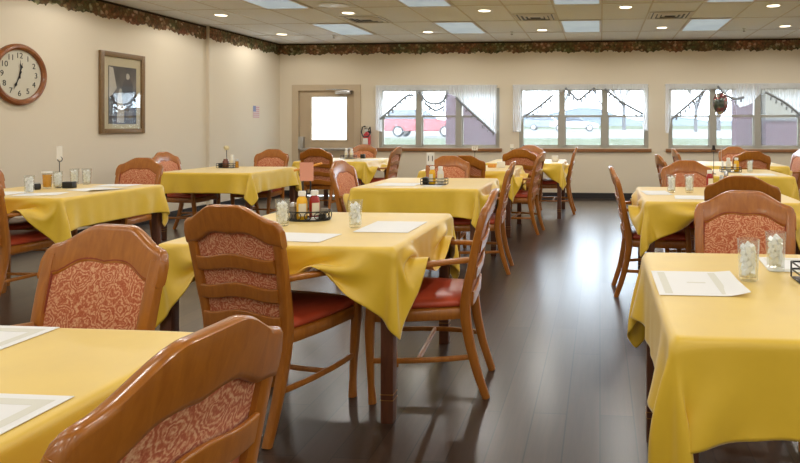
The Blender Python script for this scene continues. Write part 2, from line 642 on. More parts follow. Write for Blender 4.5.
# garland border: die-cut strip
def border(name, length, M):
    n = int(length / 0.02)
    rng = random.Random(len(name))
    top, bot = [], []
    for i in range(n + 1):
        s = length * i / n
        z = 0.238 - 0.034 * (1 - abs(math.sin(s * PI / 0.47))) - 0.022 * abs(math.sin(s * PI / 0.1 + 0.6)) + rng.uniform(-0.011, 0.011) - 0.012
        bot.append((s, -z))
    vs, fs = [], []
    for i, (s, z) in enumerate(bot):
        vs += [(s, 0, -0.028), (s, 0, z), (s, 0.004, -0.028), (s, 0.004, z)]
    for i in range(n):
        a, b = 4 * i, 4 * i + 4
        fs += [(a, b, b + 1, a + 1), (a + 2, a + 3, b + 3, b + 2), (a + 1, b + 1, b + 3, a + 3), (a, a + 2, b + 2, b)]
    mb = MB().add(vs, fs).xform(M)
    o = struct(name, mb, BORDER)
    e = MB().box((0, 0, -0.028), (length, 0.004, -0.001)).xform(M)
    struct('dark_edge', e, BORDERTOP, o)


border('trim_1', 9.325 - BY, Matrix.Translation((LEFTX + 0.0005, BY, CEIL - 0.005)) @ Matrix.Rotation(PI / 2, 4, 'Z') @ Matrix.Scale(-1, 4, (0, 1, 0)))
border('trim_2', FARY - 9.33, Matrix.Translation((LEFTX + 0.0505, 9.33, CEIL - 0.005)) @ Matrix.Rotation(PI / 2, 4, 'Z') @ Matrix.Scale(-1, 4, (0, 1, 0)))
border('trim_3', RX - LEFTX - 0.06, Matrix.Translation((LEFTX + 0.056, FARY - 0.0045, CEIL - 0.005)))

# door
door = MB().box((DX0 + 0.05, FARY + 0.03, 0.01), (-5.345, FARY + 0.075, DZ - 0.05)).box((-4.675, FARY + 0.03, 0.01), (DX1 - 0.05, FARY + 0.075, DZ - 0.05))
door.box((-5.345, FARY + 0.03, 0.01), (-4.675, FARY + 0.075, 1.04)).box((-5.345, FARY + 0.03, 1.835), (-4.675, FARY + 0.075, DZ - 0.05))
door = struct('door_1', door, DOORM)
fr_ = MB()
for xa, xb in ((DX0 - 0.075, DX0 + 0.048), (DX1 - 0.048, DX1 + 0.075)):
    fr_.box((xa, FARY - 0.02, 0), (xb, FARY - 0.001, DZ - 0.05))
fr_.box((DX0 - 0.075, FARY - 0.02, DZ - 0.05), (DX1 + 0.075, FARY - 0.001, DZ + 0.06))
for xa, xb in ((DX0 + 0.001, DX0 + 0.048), (DX1 - 0.048, DX1 - 0.001)):
    fr_.box((xa, FARY - 0.001, 0), (xb, FARY + 0.15, DZ - 0.0505))
fr_.box((DX0 + 0.002, FARY - 0.001, DZ - 0.05), (DX1 - 0.002, FARY + 0.15, DZ - 0.001))
struct('door_frame', fr_, DOORF, door)
struct('pane', MB().box((-5.345, FARY + 0.05, 1.04), (-4.675, FARY + 0.056, 1.835)), FROST, door)
struct('glazing_bead', MB().box((-5.37, FARY + 0.02, 1.015), (-4.65, FARY + 0.03, 1.04)).box((-5.37, FARY + 0.02, 1.835), (-4.65, FARY + 0.03, 1.86)).box((-5.37, FARY + 0.02, 1.04), (-5.345, FARY + 0.03, 1.835)).box((-4.675, FARY + 0.02, 1.04), (-4.65, FARY + 0.03, 1.835)), DOORF, door)
struct('push_bar', MB().rbox((-5.55, FARY - 0.05, 0.845), (-4.56, FARY - 0.015, 0.89), 0.008).box((-4.62, FARY - 0.02, 0.83), (-4.55, FARY + 0.03, 0.9)), STEEL, door)
struct('latch_box', MB().rbox((-5.57, FARY - 0.06, 0.87), (-5.47, FARY + 0.03, 1.10), 0.012), STEEL, door)
struct('closer', MB().rbox((-4.86, FARY - 0.06, 1.885), (-4.57, FARY + 0.03, 1.945), 0.008).tube([(-4.62, FARY - 0.03, 1.96), (-4.9, FARY - 0.1, 1.97), (-5.05, FARY - 0.02, 1.97)], 0.009), STEEL, door)

# windows
for i, (xa, xb) in enumerate(WINS):
    f = MB()
    y0, y1 = FARY + 0.03, FARY + 0.12
    f.box((xa, y0, WZ0), (xa + 0.06, y1, WZ1)).box((xb - 0.06, y0, WZ0), (xb, y1, WZ1))
    f.box((xa + 0.06, y0, WZ0), (xb - 0.06, y1, WZ0 + 0.035)).box((xa + 0.06, y0, WZ1 - 0.05), (xb - 0.06, y1, WZ1))
    w = (xb - xa - 0.12 - 0.22) / 3
    cells = []
    for k in range(3):
        a = xa + 0.06 + k * (w + 0.11)
        cells.append((a, a + w))
        if k < 2:
            f.box((a + w, y0 - 0.02, WZ0 + 0.035), (a + w + 0.11, y1, WZ1 - 0.05))
        f.box((a, y0 + 0.02, 1.455), (a + w, y1 - 0.02, 1.49))
        f.box((a, y0 + 0.03, WZ0 + 0.035), (a + 0.018, y1 - 0.03, 1.455)).box((a + w - 0.018, y0 + 0.03, WZ0 + 0.035), (a + w, y1 - 0.03, 1.455))
        f.box((a, y0 + 0.03, WZ0 + 0.035), (a + w, y1 - 0.03, WZ0 + 0.06))
    win = struct('window_%d' % (i + 1), f, WFRAME)
    p = MB()
    for a, b in cells:
        p.box((a + 0.001, y0 + 0.05, WZ0 + 0.036), (b - 0.001, y0 + 0.054, WZ1 - 0.051))
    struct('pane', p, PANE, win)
    struct('sill', MB().rbox((xa - 0.05, FARY - 0.045, WZ0 - 0.062), (xb + 0.05, FARY - 0.001, WZ0 - 0.002), 0.006), SILLWOOD, win)

# ------------------------------------------------------------------ curtains
def zy(py):
    return 1.305 - (py - 125.5) * 0.01784


def interp(pts, t):
    if t <= pts[0][0]:
        return pts[0][1]
    for (a, b), (c, d) in zip(pts, pts[1:]):
        if t <= c:
            u = (t - a) / (c - a)
            return b + (d - b) * u
    return pts[-1][1]


def catmull(pts, n=8):
    res = []
    for i in range(len(pts) - 1):
        p0, p1, p2, p3 = [Vector((*pts[j], 0)) for j in (max(i - 1, 0), i, i + 1, min(i + 2, len(pts) - 1))]
        for k in range(n):
            t = k / n
            q = 0.5 * ((2 * p1) + (p2 - p0) * t + (2 * p0 - 5 * p1 + 4 * p2 - p3) * t * t + (3 * p1 - p0 - 3 * p2 + p3) * t ** 3)
            res.append((q.x, q.y))
    res.append(pts[-1])
    return res


def curtain(label, xa, xb, outline, swags, tails):
    """outline: (x, z) lower edge of the sheer; swags: trim cord paths; tails: x ranges of denser gathered cloth"""
    yb = FARY - 0.062
    o = empty('valance', (xa, yb, 0))
    tag(o, label, 'curtain', 'lace valances over the far windows')

    def sheet(x0, x1, edge, amp, wl, ztop):
        n = int((x1 - x0) / 0.012)
        vs, fs = [], []
        for i in range(n + 1):
            x_ = x0 + (x1 - x0) * i / n
            zb = interp(edge, x_)
            for j in range(9):
                v_ = j / 8
                z = ztop + (zb - ztop) * v_
                yy = amp * (0.4 + 0.6 * v_) * math.sin(x_ * 2 * PI / wl + 0.7 * math.sin(x_ * 9))
                vs.append((x_ - xa, yy, z))
        for i in range(n):
            for j in range(8):
                a = i * 9 + j
                fs.append((a, a + 9, a + 10, a + 1))
        return MB().add(vs, fs)
    sheet(xa, xb, outline, 0.008, 0.07, 2.03).build('sheer', SHEER, o)
    for x0, x1, e in tails:
        sheet(x0, x1, e, 0.014, 0.045, 2.02).xform(Matrix.Translation((0, -0.02, 0))).build('gathered_tail', SHEERT, o)
    hd = sheet(xa, xb, [(xa, zy(89.5)), (xb, zy(89.5))], 0.006, 0.03, 2.04).xform(Matrix.Translation((0, -0.012, 0)))
    hd.build('gathered_heading', SHEERT, o)
    MB().tube([(-0.01, 0.02, 2.02), (xb - xa + 0.01, 0.02, 2.02)], 0.010).build('curtain_rod', WFRAME, o)
    for sw in swags:
        pts = catmull(sw, 8)
        MB().tube([(x_ - xa, -0.03, z) for x_, z in pts], 0.021, 6).build('trim_cord', TRIMC, o)
        ln = 0
        last = pts[0]
        for q in pts:
            ln += math.hypot(q[0] - last[0], q[1] - last[1])
            last = q
            if ln > 0.085:
                ln = 0
                h_ = random.uniform(0.06, 0.10)
                MB().lathe([(0.006, 0), (0.009, -h_ * 0.35), (0.022, -h_ * 0.5), (0.013, -h_ * 0.6), (0.020, -h_), (0.002, -h_)], (q[0] - xa, -0.03, q[1] - 0.005), 6).build('tassel', TRIMC, o)
    return o


def X1(px):
    return (px - 600) * 0.01794 - 0.066 + (px - 440) * 0.00006


def P1(*pp):
    return [(X1(a), zy(b)) for a, b in pp]


curtain('white lace valance over window in front of the red car', X1(376), X1(500),
        P1((376, 128), (382, 132), (383, 117), (396, 106), (410, 95), (417, 93), (426, 93), (431, 100), (438, 104), (445, 101), (450, 93), (459, 97), (498, 133), (500, 134)),
        [P1((381, 119), (396, 106), (409, 95.5), (416, 95)), P1((421, 91), (429, 101), (438, 103.5), (446, 100.5), (450, 92)), P1((427, 103), (438, 110), (447, 106)), P1((459, 97.5), (478, 115), (498, 133.5))],
        [(X1(376), X1(383), P1((376, 130), (383, 132))), (X1(451), X1(500), P1((451, 92), (459, 96), (498, 132), (500, 133)))])
curtain('white lace valance over middle window with v shaped centre swag', X1(516.5), X1(650),
        P1((516, 132), (524, 132), (526, 118), (540, 109), (557, 95), (570, 90), (582, 101), (598, 89), (607, 90), (625, 102), (645, 115), (646, 130), (650, 131)),
        [P1((527, 117), (541, 108), (557, 95)), P1((569, 88), (576, 95), (582, 100), (590, 94), (598, 88)), P1((608, 89), (624, 102), (645, 114))],
        [(X1(516.5), X1(524.5), P1((516, 132), (525, 131))), (X1(645), X1(650), P1((645, 128), (650, 131)))])
curtain('white lace valance over right window behind the balloon', X1(667), X1(803),
        P1((667, 133), (670, 133), (673, 118), (688, 106), (703, 92), (716, 89), (724, 94), (733, 100), (738, 108), (750, 104), (756, 95), (765, 94), (780, 103), (796, 116), (803, 122)),
        [P1((673, 119), (688, 106), (704, 92)), P1((717, 87), (724, 95), (733, 99.5), (742, 98)), P1((762, 93), (780, 103), (797, 117))],
        [(X1(667), X1(670), P1((667, 133), (670, 133))), (X1(735), X1(758), P1((735, 102), (738, 108), (748, 105), (758, 94)))])


# ------------------------------------------------------------------ chair
def make_chair():
    o = empty('dining_chair')
    tag(o, 'honey wood dining armchair', 'chair')

    def yback(z):                      # centre line of the leaning back
        return -0.215 - 0.10 * max(0, (z - 0.46) / 0.515) ** 1.4 - 0.012

    # rear posts: one curved piece from foot to shoulder
    for s in (-1, 1):
        MB().bar([(s * 0.176, -0.315, 0), (s * 0.182, -0.262, 0.16), (s * 0.19, -0.224, 0.34), (s * 0.195, -0.218, 0.47), (s * 0.205, yback(0.62), 0.62), (s * 0.211, yback(0.76), 0.76), (s * 0.2135, yback(0.885), 0.885)],
                 [0.036, 0.038, 0.042, 0.046, 0.046, 0.046, 0.045], [0.036, 0.042, 0.050, 0.052, 0.044, 0.038, 0.032]).build('rear_leg', WOOD, o)

    # plate lofted across x between two z profiles
    def plate(x0, x1, zb, zt, t, dy, n=26, round_ends=True):
        rings = []
        for i in range(n + 1):
            x_ = x0 + (x1 - x0) * i / n
            b_, t_ = zb(x_), zt(x_)
            ring = []
            curve = -0.018 * (1 - (x_ / 0.24) ** 2)
            h_ = t / 2
            rr = min(h_, (t_ - b_) / 2) * 0.9
            prof = [(-h_, b_ + rr), (-h_ * 0.9, b_ + rr * 0.35), (-h_ * 0.5, b_), (h_ * 0.5, b_), (h_ * 0.9, b_ + rr * 0.35), (h_, b_ + rr),
                    (h_, t_ - rr), (h_ * 0.9, t_ - rr * 0.35), (h_ * 0.5, t_), (-h_ * 0.5, t_), (-h_ * 0.9, t_ - rr * 0.35), (-h_, t_ - rr)]
            for yy, z in prof:
                ring.append((x_, yback(z) + dy + yy + curve, z))
            rings.append(ring)
        return MB().rings(rings)

    def ztop(x_):
        a = abs(x_)
        u = min(max((a - 0.055) / 0.16, 0), 1)
        z = 0.982 - 0.064 * u * u * (3 - 2 * u)
        if a > 0.205:
            u = (a - 0.205) / 0.033
            z -= 0.05 * (1 - math.sqrt(max(0, 1 - u * u)))
        return z

    def pz(x_):                        # upper edge of the upholstered panel
        a = abs(x_)
        k = 0.872 + 0.006 * math.sin(PI * min(a / 0.11, 1))
        if a > 0.09:
            u = min((a - 0.09) / 0.10, 1)
            k -= 0.040 * (u * u * (3 - 2 * u))
        return k

    def wavy(c, amp):
        def f_(x_):
            a = abs(x_)
            return c + amp * math.cos(PI * min(a / 0.165, 1.25))
        return f_

    def zbot(x_):
        a = abs(x_)
        return pz(min(a, 0.19)) - 0.014 - (0.012 * (a - 0.19) / 0.047 if a > 0.19 else 0)
    plate(-0.2375, 0.2375, zbot, ztop, 0.036, 0.0, 44).build('crest_rail', WOOD, o, 50)
    for zc, hw in ((0.735, 0.031), (0.61, 0.031), (0.488, 0.034)):
        plate(-0.192, 0.192, wavy(zc - hw, 0.009), wavy(zc + hw, 0.011), 0.016, -0.012, 20).build('back_slat', WOOD, o, 50)

    # upholstered back panel with welt
    nx, nz_ = 18, 14
    fr0, bk0 = [], []
    for i in range(nx + 1):
        x_ = -0.190 + 0.380 * i / nx
        for j in range(nz_ + 1):
            z = 0.478 + (pz(x_) - 0.478) * j / nz_
            u, w_ = 2 * i / nx - 1, 2 * j / nz_ - 1
            dome = (1 - u ** 4) * (1 - w_ ** 4)
            cv = -0.018 * (1 - (x_ / 0.24) ** 2)
            fr0.append((x_, yback(z) + cv + 0.012 + 0.016 * dome, z))
            bk0.append((x_, yback(z) + cv + 0.002, z))
    n1_ = nz_ + 1
    k = len(fr0)
    fs = []
    for i in range(nx):
        for j in range(nz_):
            a = i * n1_ + j
            fs += [(a, a + n1_, a + n1_ + 1, a + 1), (k + a, k + a + 1, k + a + n1_ + 1, k + a + n1_)]
    for i in range(nx):
        for j in (0, nz_):
            a = i * n1_ + j
            fs.append((a, a + n1_, k + a + n1_, k + a))
    for j in range(nz_):
        for i in (0, nx):
            a = i * n1_ + j
            fs.append((a, a + 1, k + a + 1, k + a))
    panel = MB().add(fr0 + bk0, fs).build('back_panel', FAB, o)
    loop = [fr0[i * n1_] for i in range(0, nx + 1)] + [fr0[nx * n1_ + j] for j in range(1, nz_ + 1)] + [fr0[i * n1_ + nz_] for i in range(nx - 1, -1, -1)] + [fr0[j] for j in range(nz_ - 1, 0, -1)]
    MB().tube([(a, b + 0.002, c) for a, b, c in loop], 0.0045, 6, True).build('piping', PIPING, panel)
    # rail below the panel
    fm = MB()
    fm.bar([(-0.188, yback(0.5) + 0.006, 0.468), (0, yback(0.5) - 0.006, 0.468), (0.188, yback(0.5) + 0.006, 0.468)], 0.03, 0.034, (0, 1, 0))
    fm.build('lower_rail', WOOD, o)

    # seat frame and cushion
    def plan(grow):
        pts = []
        fw_, rw = 0.252 + grow, 0.196 + grow
        yf, yr = 0.246 + grow, -0.212 - grow
        for i in range(13):
            t = i / 12
            pts.append((rw + (fw_ - rw) * math.sin(t * PI / 2) ** 0.8, yr + (yf - 0.03 - yr) * t))
        pts += [(fw_ - 0.012, yf - 0.010)]
        for i in range(1, 6):
            u = 1 - 2 * i / 6
            pts.append((u * (fw_ - 0.02), yf + 0.012 * (1 - u * u)))
        left = [(-a, b) for a, b in pts[:14]][::-1]
        return pts + left

    def slab(layers):
        return MB().rings([[(a, b, z) for a, b in plan(gr_)] for gr_, z in layers])
    slab([(-0.014, 0.382), (-0.004, 0.386), (0, 0.40), (0, 0.432), (-0.008, 0.441)]).build('seat_frame', WOOD, o, 50)
    cush = slab([(-0.02, 0.4415), (-0.006, 0.446), (-0.002, 0.458), (-0.006, 0.472), (-0.03, 0.486), (-0.07, 0.495), (-0.12, 0.499), (-0.17, 0.500)]).build('seat_cushion', VINYL, o, 60)
    # front legs run up to the arms
    for s in (-1, 1):
        MB().bar([(s * 0.232, 0.214, 0), (s * 0.228, 0.222, 0.10), (s * 0.236, 0.226, 0.27), (s * 0.247, 0.222, 0.39), (s * 0.252, 0.214, 0.50), (s * 0.262, 0.196, 0.632)],
                 [0.036, 0.030, 0.038, 0.044, 0.036, 0.034], [0.036, 0.030, 0.040, 0.046, 0.038, 0.034]).build('front_leg', WOOD, o)
        MB().bar([(s * 0.205, -0.235, 0.668), (s * 0.250, -0.15, 0.668), (s * 0.282, -0.03, 0.662), (s * 0.288, 0.08, 0.655), (s * 0.270, 0.18, 0.646), (s * 0.254, 0.222, 0.640)],
                 [0.026, 0.024, 0.024, 0.025, 0.026, 0.02], [0.034, 0.040, 0.050, 0.054, 0.054, 0.036], (0, 0, 1)).build('arm', WOOD, o)
        MB().bar([(s * 0.184, -0.244, 0.20), (s * 0.222, -0.10, 0.202), (s * 0.238, 0.07, 0.202), (s * 0.231, 0.222, 0.20)], 0.024, 0.02, (0, 0, 1)).build('stretcher', WOOD, o)
    MB().bar([(-0.232, 0.0, 0.202), (0, 0.0, 0.202), (0.232, 0.0, 0.202)], 0.022, 0.02, (0, 0, 1)).build('stretcher', WOOD, o)
    return o


CHAIR = make_chair()
GRP = 'wooden armchairs around the dining tables'
# (x, y, facing, label)
CHAIRS = [
    (-0.965, 1.015, 84, 'wooden armchair nearest the camera, slatted back towards us over the table with bordered placemats'),
    (-1.63, 1.625, 170, 'wooden armchair showing its paisley back panel, behind the table with bordered placemats'),
    (-1.455, 2.83, -11, 'wooden armchair seen from behind, pushed up to the table with the black wire basket'),
    (-0.872, 3.18, 95, 'wooden armchair seen sideways, red seat showing, at the aisle end of the wire basket table'),
    (-1.12, 5.72, 93, 'wooden armchair at the aisle end of the table with the number 11 card'),
    (-1.03, 7.80, 84, 'wooden armchair at the aisle end of the table with the number 17 card'),
    (-0.69, 9.57, 90, 'wooden armchair in profile against the far wall, under the middle window'),
    (-1.10, 9.03, 0, 'wooden armchair with its brown back to us at the table under the middle window'),
    (-1.16, 10.20, 180, 'wooden armchair facing us beyond the last table under the middle window'),
    (-1.61, 6.40, 180, 'wooden armchair facing us behind the mustard bottle of the number 11 table'),
    (-1.55, 7.16, 14, 'wooden armchair with its brown back to us below the number 17 card'),
    (-2.07, 5.74, -93, 'wooden armchair with pinkish back panel at the left end of the number 11 table'),
    (-4.04, 9.14, 0, 'wooden armchair with its back to us in front of the door, behind the pink card'),
    (-4.03, 10.34, 180, 'wooden armchair facing us below the fire extinguisher'),
    (-3.40, 9.53, 90, 'wooden armchair turned sideways at the right end of the table by the door'),
    (-5.03, 7.48, -90, 'wooden armchair with pink back panel, left end of the table by the flag sign'),
    (-4.46, 8.09, 180, 'wooden armchair facing us behind the table below the flag sign'),
    (-4.58, 5.74, 180, 'wooden armchair facing us under the framed picture'),
    (-5.03, 5.07, -90, 'wooden armchair against the wall below the clock, mostly out of frame'),
    (-4.40, 4.42, 2, 'wooden armchair cut off by the left frame edge, its red seat and arm showing'),
    (0.635, 2.905, 167, 'large wooden armchair facing us with paisley panel behind the two ice water tumblers'),
    (0.99, 4.53, -14, 'wooden armchair with its back to us right behind the large paisley one'),
    (0.43, 5.09, -88, 'wooden armchair in profile on the aisle, its foot on the bright floor'),
    (0.80, 5.70, 180, 'wooden armchair facing us behind two tumblers and the red ketchup bottle'),
    (1.93, 8.66, 0, 'dark brown wooden armchair with its back to us below the right window'),
    (2.04, 9.66, 180, 'wooden armchair facing us under the balloon, in the far row'),
    (1.37, 9.15, -86, 'small wooden armchair in profile at the left end of the farthest right table'),
    (0.98, 7.25, -83, 'wooden armchair in profile at the left end of the balloon table'),
    (2.45, 9.12, 92, 'wooden armchair with pink shining back cut off by the right frame edge'),
]
chair_objs = []
for x_, y_, r_, lab in CHAIRS:
    chair_objs.append(spawn(CHAIR, (x_, y_, 0), r_, lab, GRP))


# ------------------------------------------------------------------ tables
HALF = 0.545
TOPZ = 0.762


def make_table():
    o = empty('dining_table')
    tag(o, 'square table', 'table')
    rc = 0.05
    ol = lambda g_: [(sx * (HALF - rc) + (rc + g_) * math.cos(a0 + PI / 2 * k / 6), sy * (HALF - rc) + (rc + g_) * math.sin(a0 + PI / 2 * k / 6))
                     for sx, sy, a0 in ((1, 1, 0), (-1, 1, PI / 2), (-1, -1, PI), (1, -1, 1.5 * PI)) for k in range(7)]
    MB().rings([[(a, b, z) for a, b in ol(g_)] for g_, z in ((-0.006, 0.73), (0, 0.735), (0, TOPZ - 0.008), (-0.003, TOPZ - 0.002), (-0.009, TOPZ))]).build('table_top', TABLEWOOD, o)
    a = HALF - 0.05
    MB().box((-a, -a, 0.69), (a, -a + 0.022, 0.729)).box((-a, a - 0.022, 0.69), (a, a, 0.729)).box((-a, -a + 0.022, 0.69), (-a + 0.022, a - 0.022, 0.729)).box((a - 0.022, -a + 0.022, 0.69), (a, a - 0.022, 0.729)).build('apron', TABLEWOOD, o)
    for sx in (-1, 1):
        for sy in (-1, 1):
            c = HALF - 0.035
            l = MB().rbox((sx * c - 0.028, sy * c - 0.028, 0.0), (sx * c + 0.028, sy * c + 0.028, 0.729), 0.004).build('leg', TABLEWOOD, o)
            MB().box((sx * c - 0.0295, sy * c - 0.0295, 0.10), (sx * c + 0.0295, sy * c + 0.0295, 0.104)).box((sx * c - 0.0295, sy * c - 0.0295, 0.125), (sx * c + 0.0295, sy * c + 0.0295, 0.129)).build('brass_band', BRASS, l)
    return o


TABLE = make_table()
TG = 'square dining tables under yellow cloths'
CG = 'yellow cloths on the dining tables'
TABLES = {
    'A': (-1.548, 1.03, 11, 'with bordered placemats nearest the camera'),
    'B': (-1.44, 3.27, 12, 'with the black wire basket'),
    'C': (0.73, 2.17, 12, 'with ice tumblers and a curled placemat'),
    'D': (-1.57, 5.84, 10, 'with the number 11 card'),
    'E': (-4.47, 4.92, 10, 'under the framed picture on the left wall'),
    'F': (-4.45, 7.42, 9, 'below the small flag sign'),
    'G': (-3.98, 9.68, 9, 'in front of the door and fire extinguisher'),
    'H': (-1.575, 7.92, 9, 'with the number 17 card'),
    'I': (-1.08, 9.47, 9, 'closest to the middle window'),
    'J': (0.865, 5.06, 10, 'with two tumblers and a red ketchup bottle'),
    'K': (1.47, 7.38, 9, 'with the foil balloon tied to its caddy'),
    'L': (1.91, 9.10, 9, 'under the right window, behind the balloon'),
}


CLOTH_T = 0.011


def drape(cx, cy, nh, caps, seed, step_in, backs):
    """hang a square cloth over the table: relax a grid of threads under gravity, resting on the table and the chair arms"""
    rng = np.random.default_rng(seed)
    over = 0.218
    r = 0.016
    e = HALF + CLOTH_T
    ni = round(0.5 / step_in)
    half = [0.5 * k / ni for k in range(ni + 1)] + [e - r - 0.012, e - r + 0.001, e - r + 0.011, e - r + 0.021]
    base = half[-1]
    half += [base + (HALF + over - base) * (k + 1) / nh for k in range(nh)]
    s = np.array([-v for v in half[:0:-1]] + half)
    n = len(s)
    hx = (s[1:] - s[:-1])
    H1 = hx[:, None, None]
    H2 = hx[None, :, None]
    DG_ = np.sqrt(H1 ** 2 + H2 ** 2)
    B1 = (s[2:] - s[:-2])[:, None, None]
    B2 = (s[2:] - s[:-2])[None, :, None]
    gx, gy = np.meshgrid(s, s, indexing='ij')
    P = np.zeros((n, n, 3))
    P[..., 0] = gx
    P[..., 1] = gy
    P[..., 2] = TOPZ + CLOTH_T
    pin = (np.abs(P[..., 0]) < e - r + 0.002) & (np.abs(P[..., 1]) < e - r + 0.002)
    P0 = P.copy()
    free = ~pin
    P[free] += rng.normal(0, 0.0012, (int(free.sum()), 3))
    # a slow ripple so the hems do not hang dead straight
    for k in range(4):
        f_, ph = rng.uniform(5, 11), rng.uniform(0, 6.28)
        P[..., 2] += np.where(free, 0.004 * np.sin(f_ * (gx + gy * (-1) ** k) + ph), 0)
    Q = P.copy()
    caps = [(np.array(a) - (cx, cy, 0), np.array(b) - (cx, cy, 0), q_) for a, b, q_ in caps]

    def solve(A, B, l0, k):
        d_ = B - A
        ln = np.sqrt((d_ * d_).sum(-1, keepdims=True)) + 1e-9
        c_ = d_ * (0.5 * k * (ln - l0) / ln)
        A += c_
        B -= c_

    ez = TOPZ + CLOTH_T
    for step in range(90):
        V = (P - Q) * 0.96
        Q = P.copy()
        P = P + V
        P[..., 2] -= 0.0022
        for it in range(10):
            for o_ in (0, 1):
                m_ = (n - o_) // 2 * 2
                solve(P[o_:o_ + m_:2], P[o_ + 1:o_ + m_:2], H1[o_:o_ + m_ - 1:2], 1.0)
                solve(P[:, o_:o_ + m_:2], P[:, o_ + 1:o_ + m_:2], H2[:, o_:o_ + m_ - 1:2], 1.0)
                dd = DG_[o_:o_ + m_ - 1:2]
                solve(P[o_:o_ + m_:2, :-1], P[o_ + 1:o_ + m_:2, 1:], dd, 0.34)
                solve(P[o_:o_ + m_:2, 1:], P[o_ + 1:o_ + m_:2, :-1], dd, 0.34)
            if it % 2 == 0:
                for A, B, l0 in ((P[:-2], P[2:], B1), (P[:, :-2], P[:, 2:], B2)):
                    d_ = B - A
                    ln = np.sqrt((d_ * d_).sum(-1, keepdims=True)) + 1e-9
                    c_ = d_ * (0.5 * 0.32 * np.minimum(ln - l0, 0) / ln)
                    A += c_
                    B -= c_
            P[pin] = P0[pin]
            q = np.stack([np.abs(P[..., 0]) - (e - r), np.abs(P[..., 1]) - (e - r), P[..., 2] - (ez - r)], -1)
            qp = np.maximum(q, 0)
            do = np.sqrt((qp * qp).sum(-1))
            outm = (do > 0) & (do < r)
            if outm.any():
                sg = np.stack([np.sign(P[..., 0]), np.sign(P[..., 1]), np.ones_like(do)], -1)
                nrm = qp / (do[..., None] + 1e-9) * sg
                P[outm] += nrm[outm] * (r - do[outm])[:, None]
            inm = (do == 0) & free
            if inm.any():
                k_ = q.argmax(-1)
                for ax in range(3):
                    mk = inm & (k_ == ax)
                    if mk.any():
                        sgn = np.sign(P[..., ax][mk]) if ax < 2 else 1.0
                        P[..., ax][mk] += sgn * (r - q[..., ax][mk])
            if it % 3 == 0 and caps:
                F = P[free]
                for a, b, cr in caps:
                    lo, hi = np.minimum(a, b) - cr, np.maximum(a, b) + cr
                    near = ((F > lo) & (F < hi)).all(-1)
                    if not near.any():
                        continue
                    G = F[near]
                    ab = b - a
                    tt = np.clip(((G - a) @ ab) / (ab @ ab), 0, 1)
                    d_ = G - (a + tt[:, None] * ab)
                    ln = np.sqrt((d_ * d_).sum(-1)) + 1e-9
                    G += d_ * (np.maximum(cr - ln, 0) / ln)[:, None]
                    F[near] = G
                for ox, oy, r_ in backs:
                    ca, sa = math.cos(R(r_)), math.sin(R(r_))
                    dx, dy = F[:, 0] + cx - ox, F[:, 1] + cy - oy
                    lx, ly = dx * ca + dy * sa, -dx * sa + dy * ca
                    z = F[:, 2]
                    yf = -0.192 - 0.10 * np.maximum(0, (z - 0.46) / 0.515) ** 1.4
                    push = np.where((np.abs(lx) < 0.255) & (ly < yf) & (ly > -0.55) & (z > 0.4), yf - ly, 0)
                    F[:, 0] -= push * sa
                    F[:, 1] += push * ca
                P[free] = F
    return P


def chair_caps(x_, y_, r_):
    M = Matrix.Translation((x_, y_, 0)) @ Matrix.Rotation(R(r_), 4, 'Z')
    res = []
    for s in (-1, 1):
        pts = [(s * 0.205, -0.235, 0.668), (s * 0.250, -0.15, 0.668), (s * 0.285, -0.03, 0.662), (s * 0.288, 0.08, 0.655), (s * 0.262, 0.20, 0.643)]
        for a, b in zip(pts, pts[1:]):
            res.append((tuple(M @ Vector(a)), tuple(M @ Vector(b)), 0.043))
        res.append((tuple(M @ Vector((s * 0.262, 0.196, 0.63))), tuple(M @ Vector((s * 0.247, 0.222, 0.39))), 0.032))
    return res


for n_, (key, (cx, cy, res, where)) in enumerate(TABLES.items()):
    spawn(TABLE, (cx, cy, 0), 0, 'square dark wooden table under its yellow cloth, ' + where, TG)
    caps, backs = [], []
    for x_, y_, r_, lab in CHAIRS:
        if abs(x_ - cx) < 1.15 and abs(y_ - cy) < 1.15:
            caps += chair_caps(x_, y_, r_)
            if (cx - x_) * -math.sin(R(r_)) + (cy - y_) * math.cos(R(r_)) > 0.2:      # chairs drawn up to this table
                backs.append((x_, y_, r_))
    P = drape(cx, cy, res, caps, 11 + n_, 0.045 if res > 9 else 0.05, backs)
    nn_ = P.shape[0]
    vs = P.reshape(-1, 3).tolist()
    fs = [(i * nn_ + j, (i + 1) * nn_ + j, (i + 1) * nn_ + j + 1, i * nn_ + j + 1) for i in range(nn_ - 1) for j in range(nn_ - 1)]
    co = MB().add(vs, fs).build('tablecloth', CLOTH, sharp=80)
    co.location = (cx, cy, 0)
    sm = co.modifiers.new('smooth', 'SUBSURF')
    sm.levels = sm.render_levels = 1
    so = co.modifiers.new('thickness', 'SOLIDIFY')
    so.thickness = 0.0025
    so.offset = 0
    tag(co, 'yellow tablecloth draped over the table ' + where, 'tablecloth', CG)

CT = TOPZ + CLOTH_T + 0.0018       # height of the cloth surface


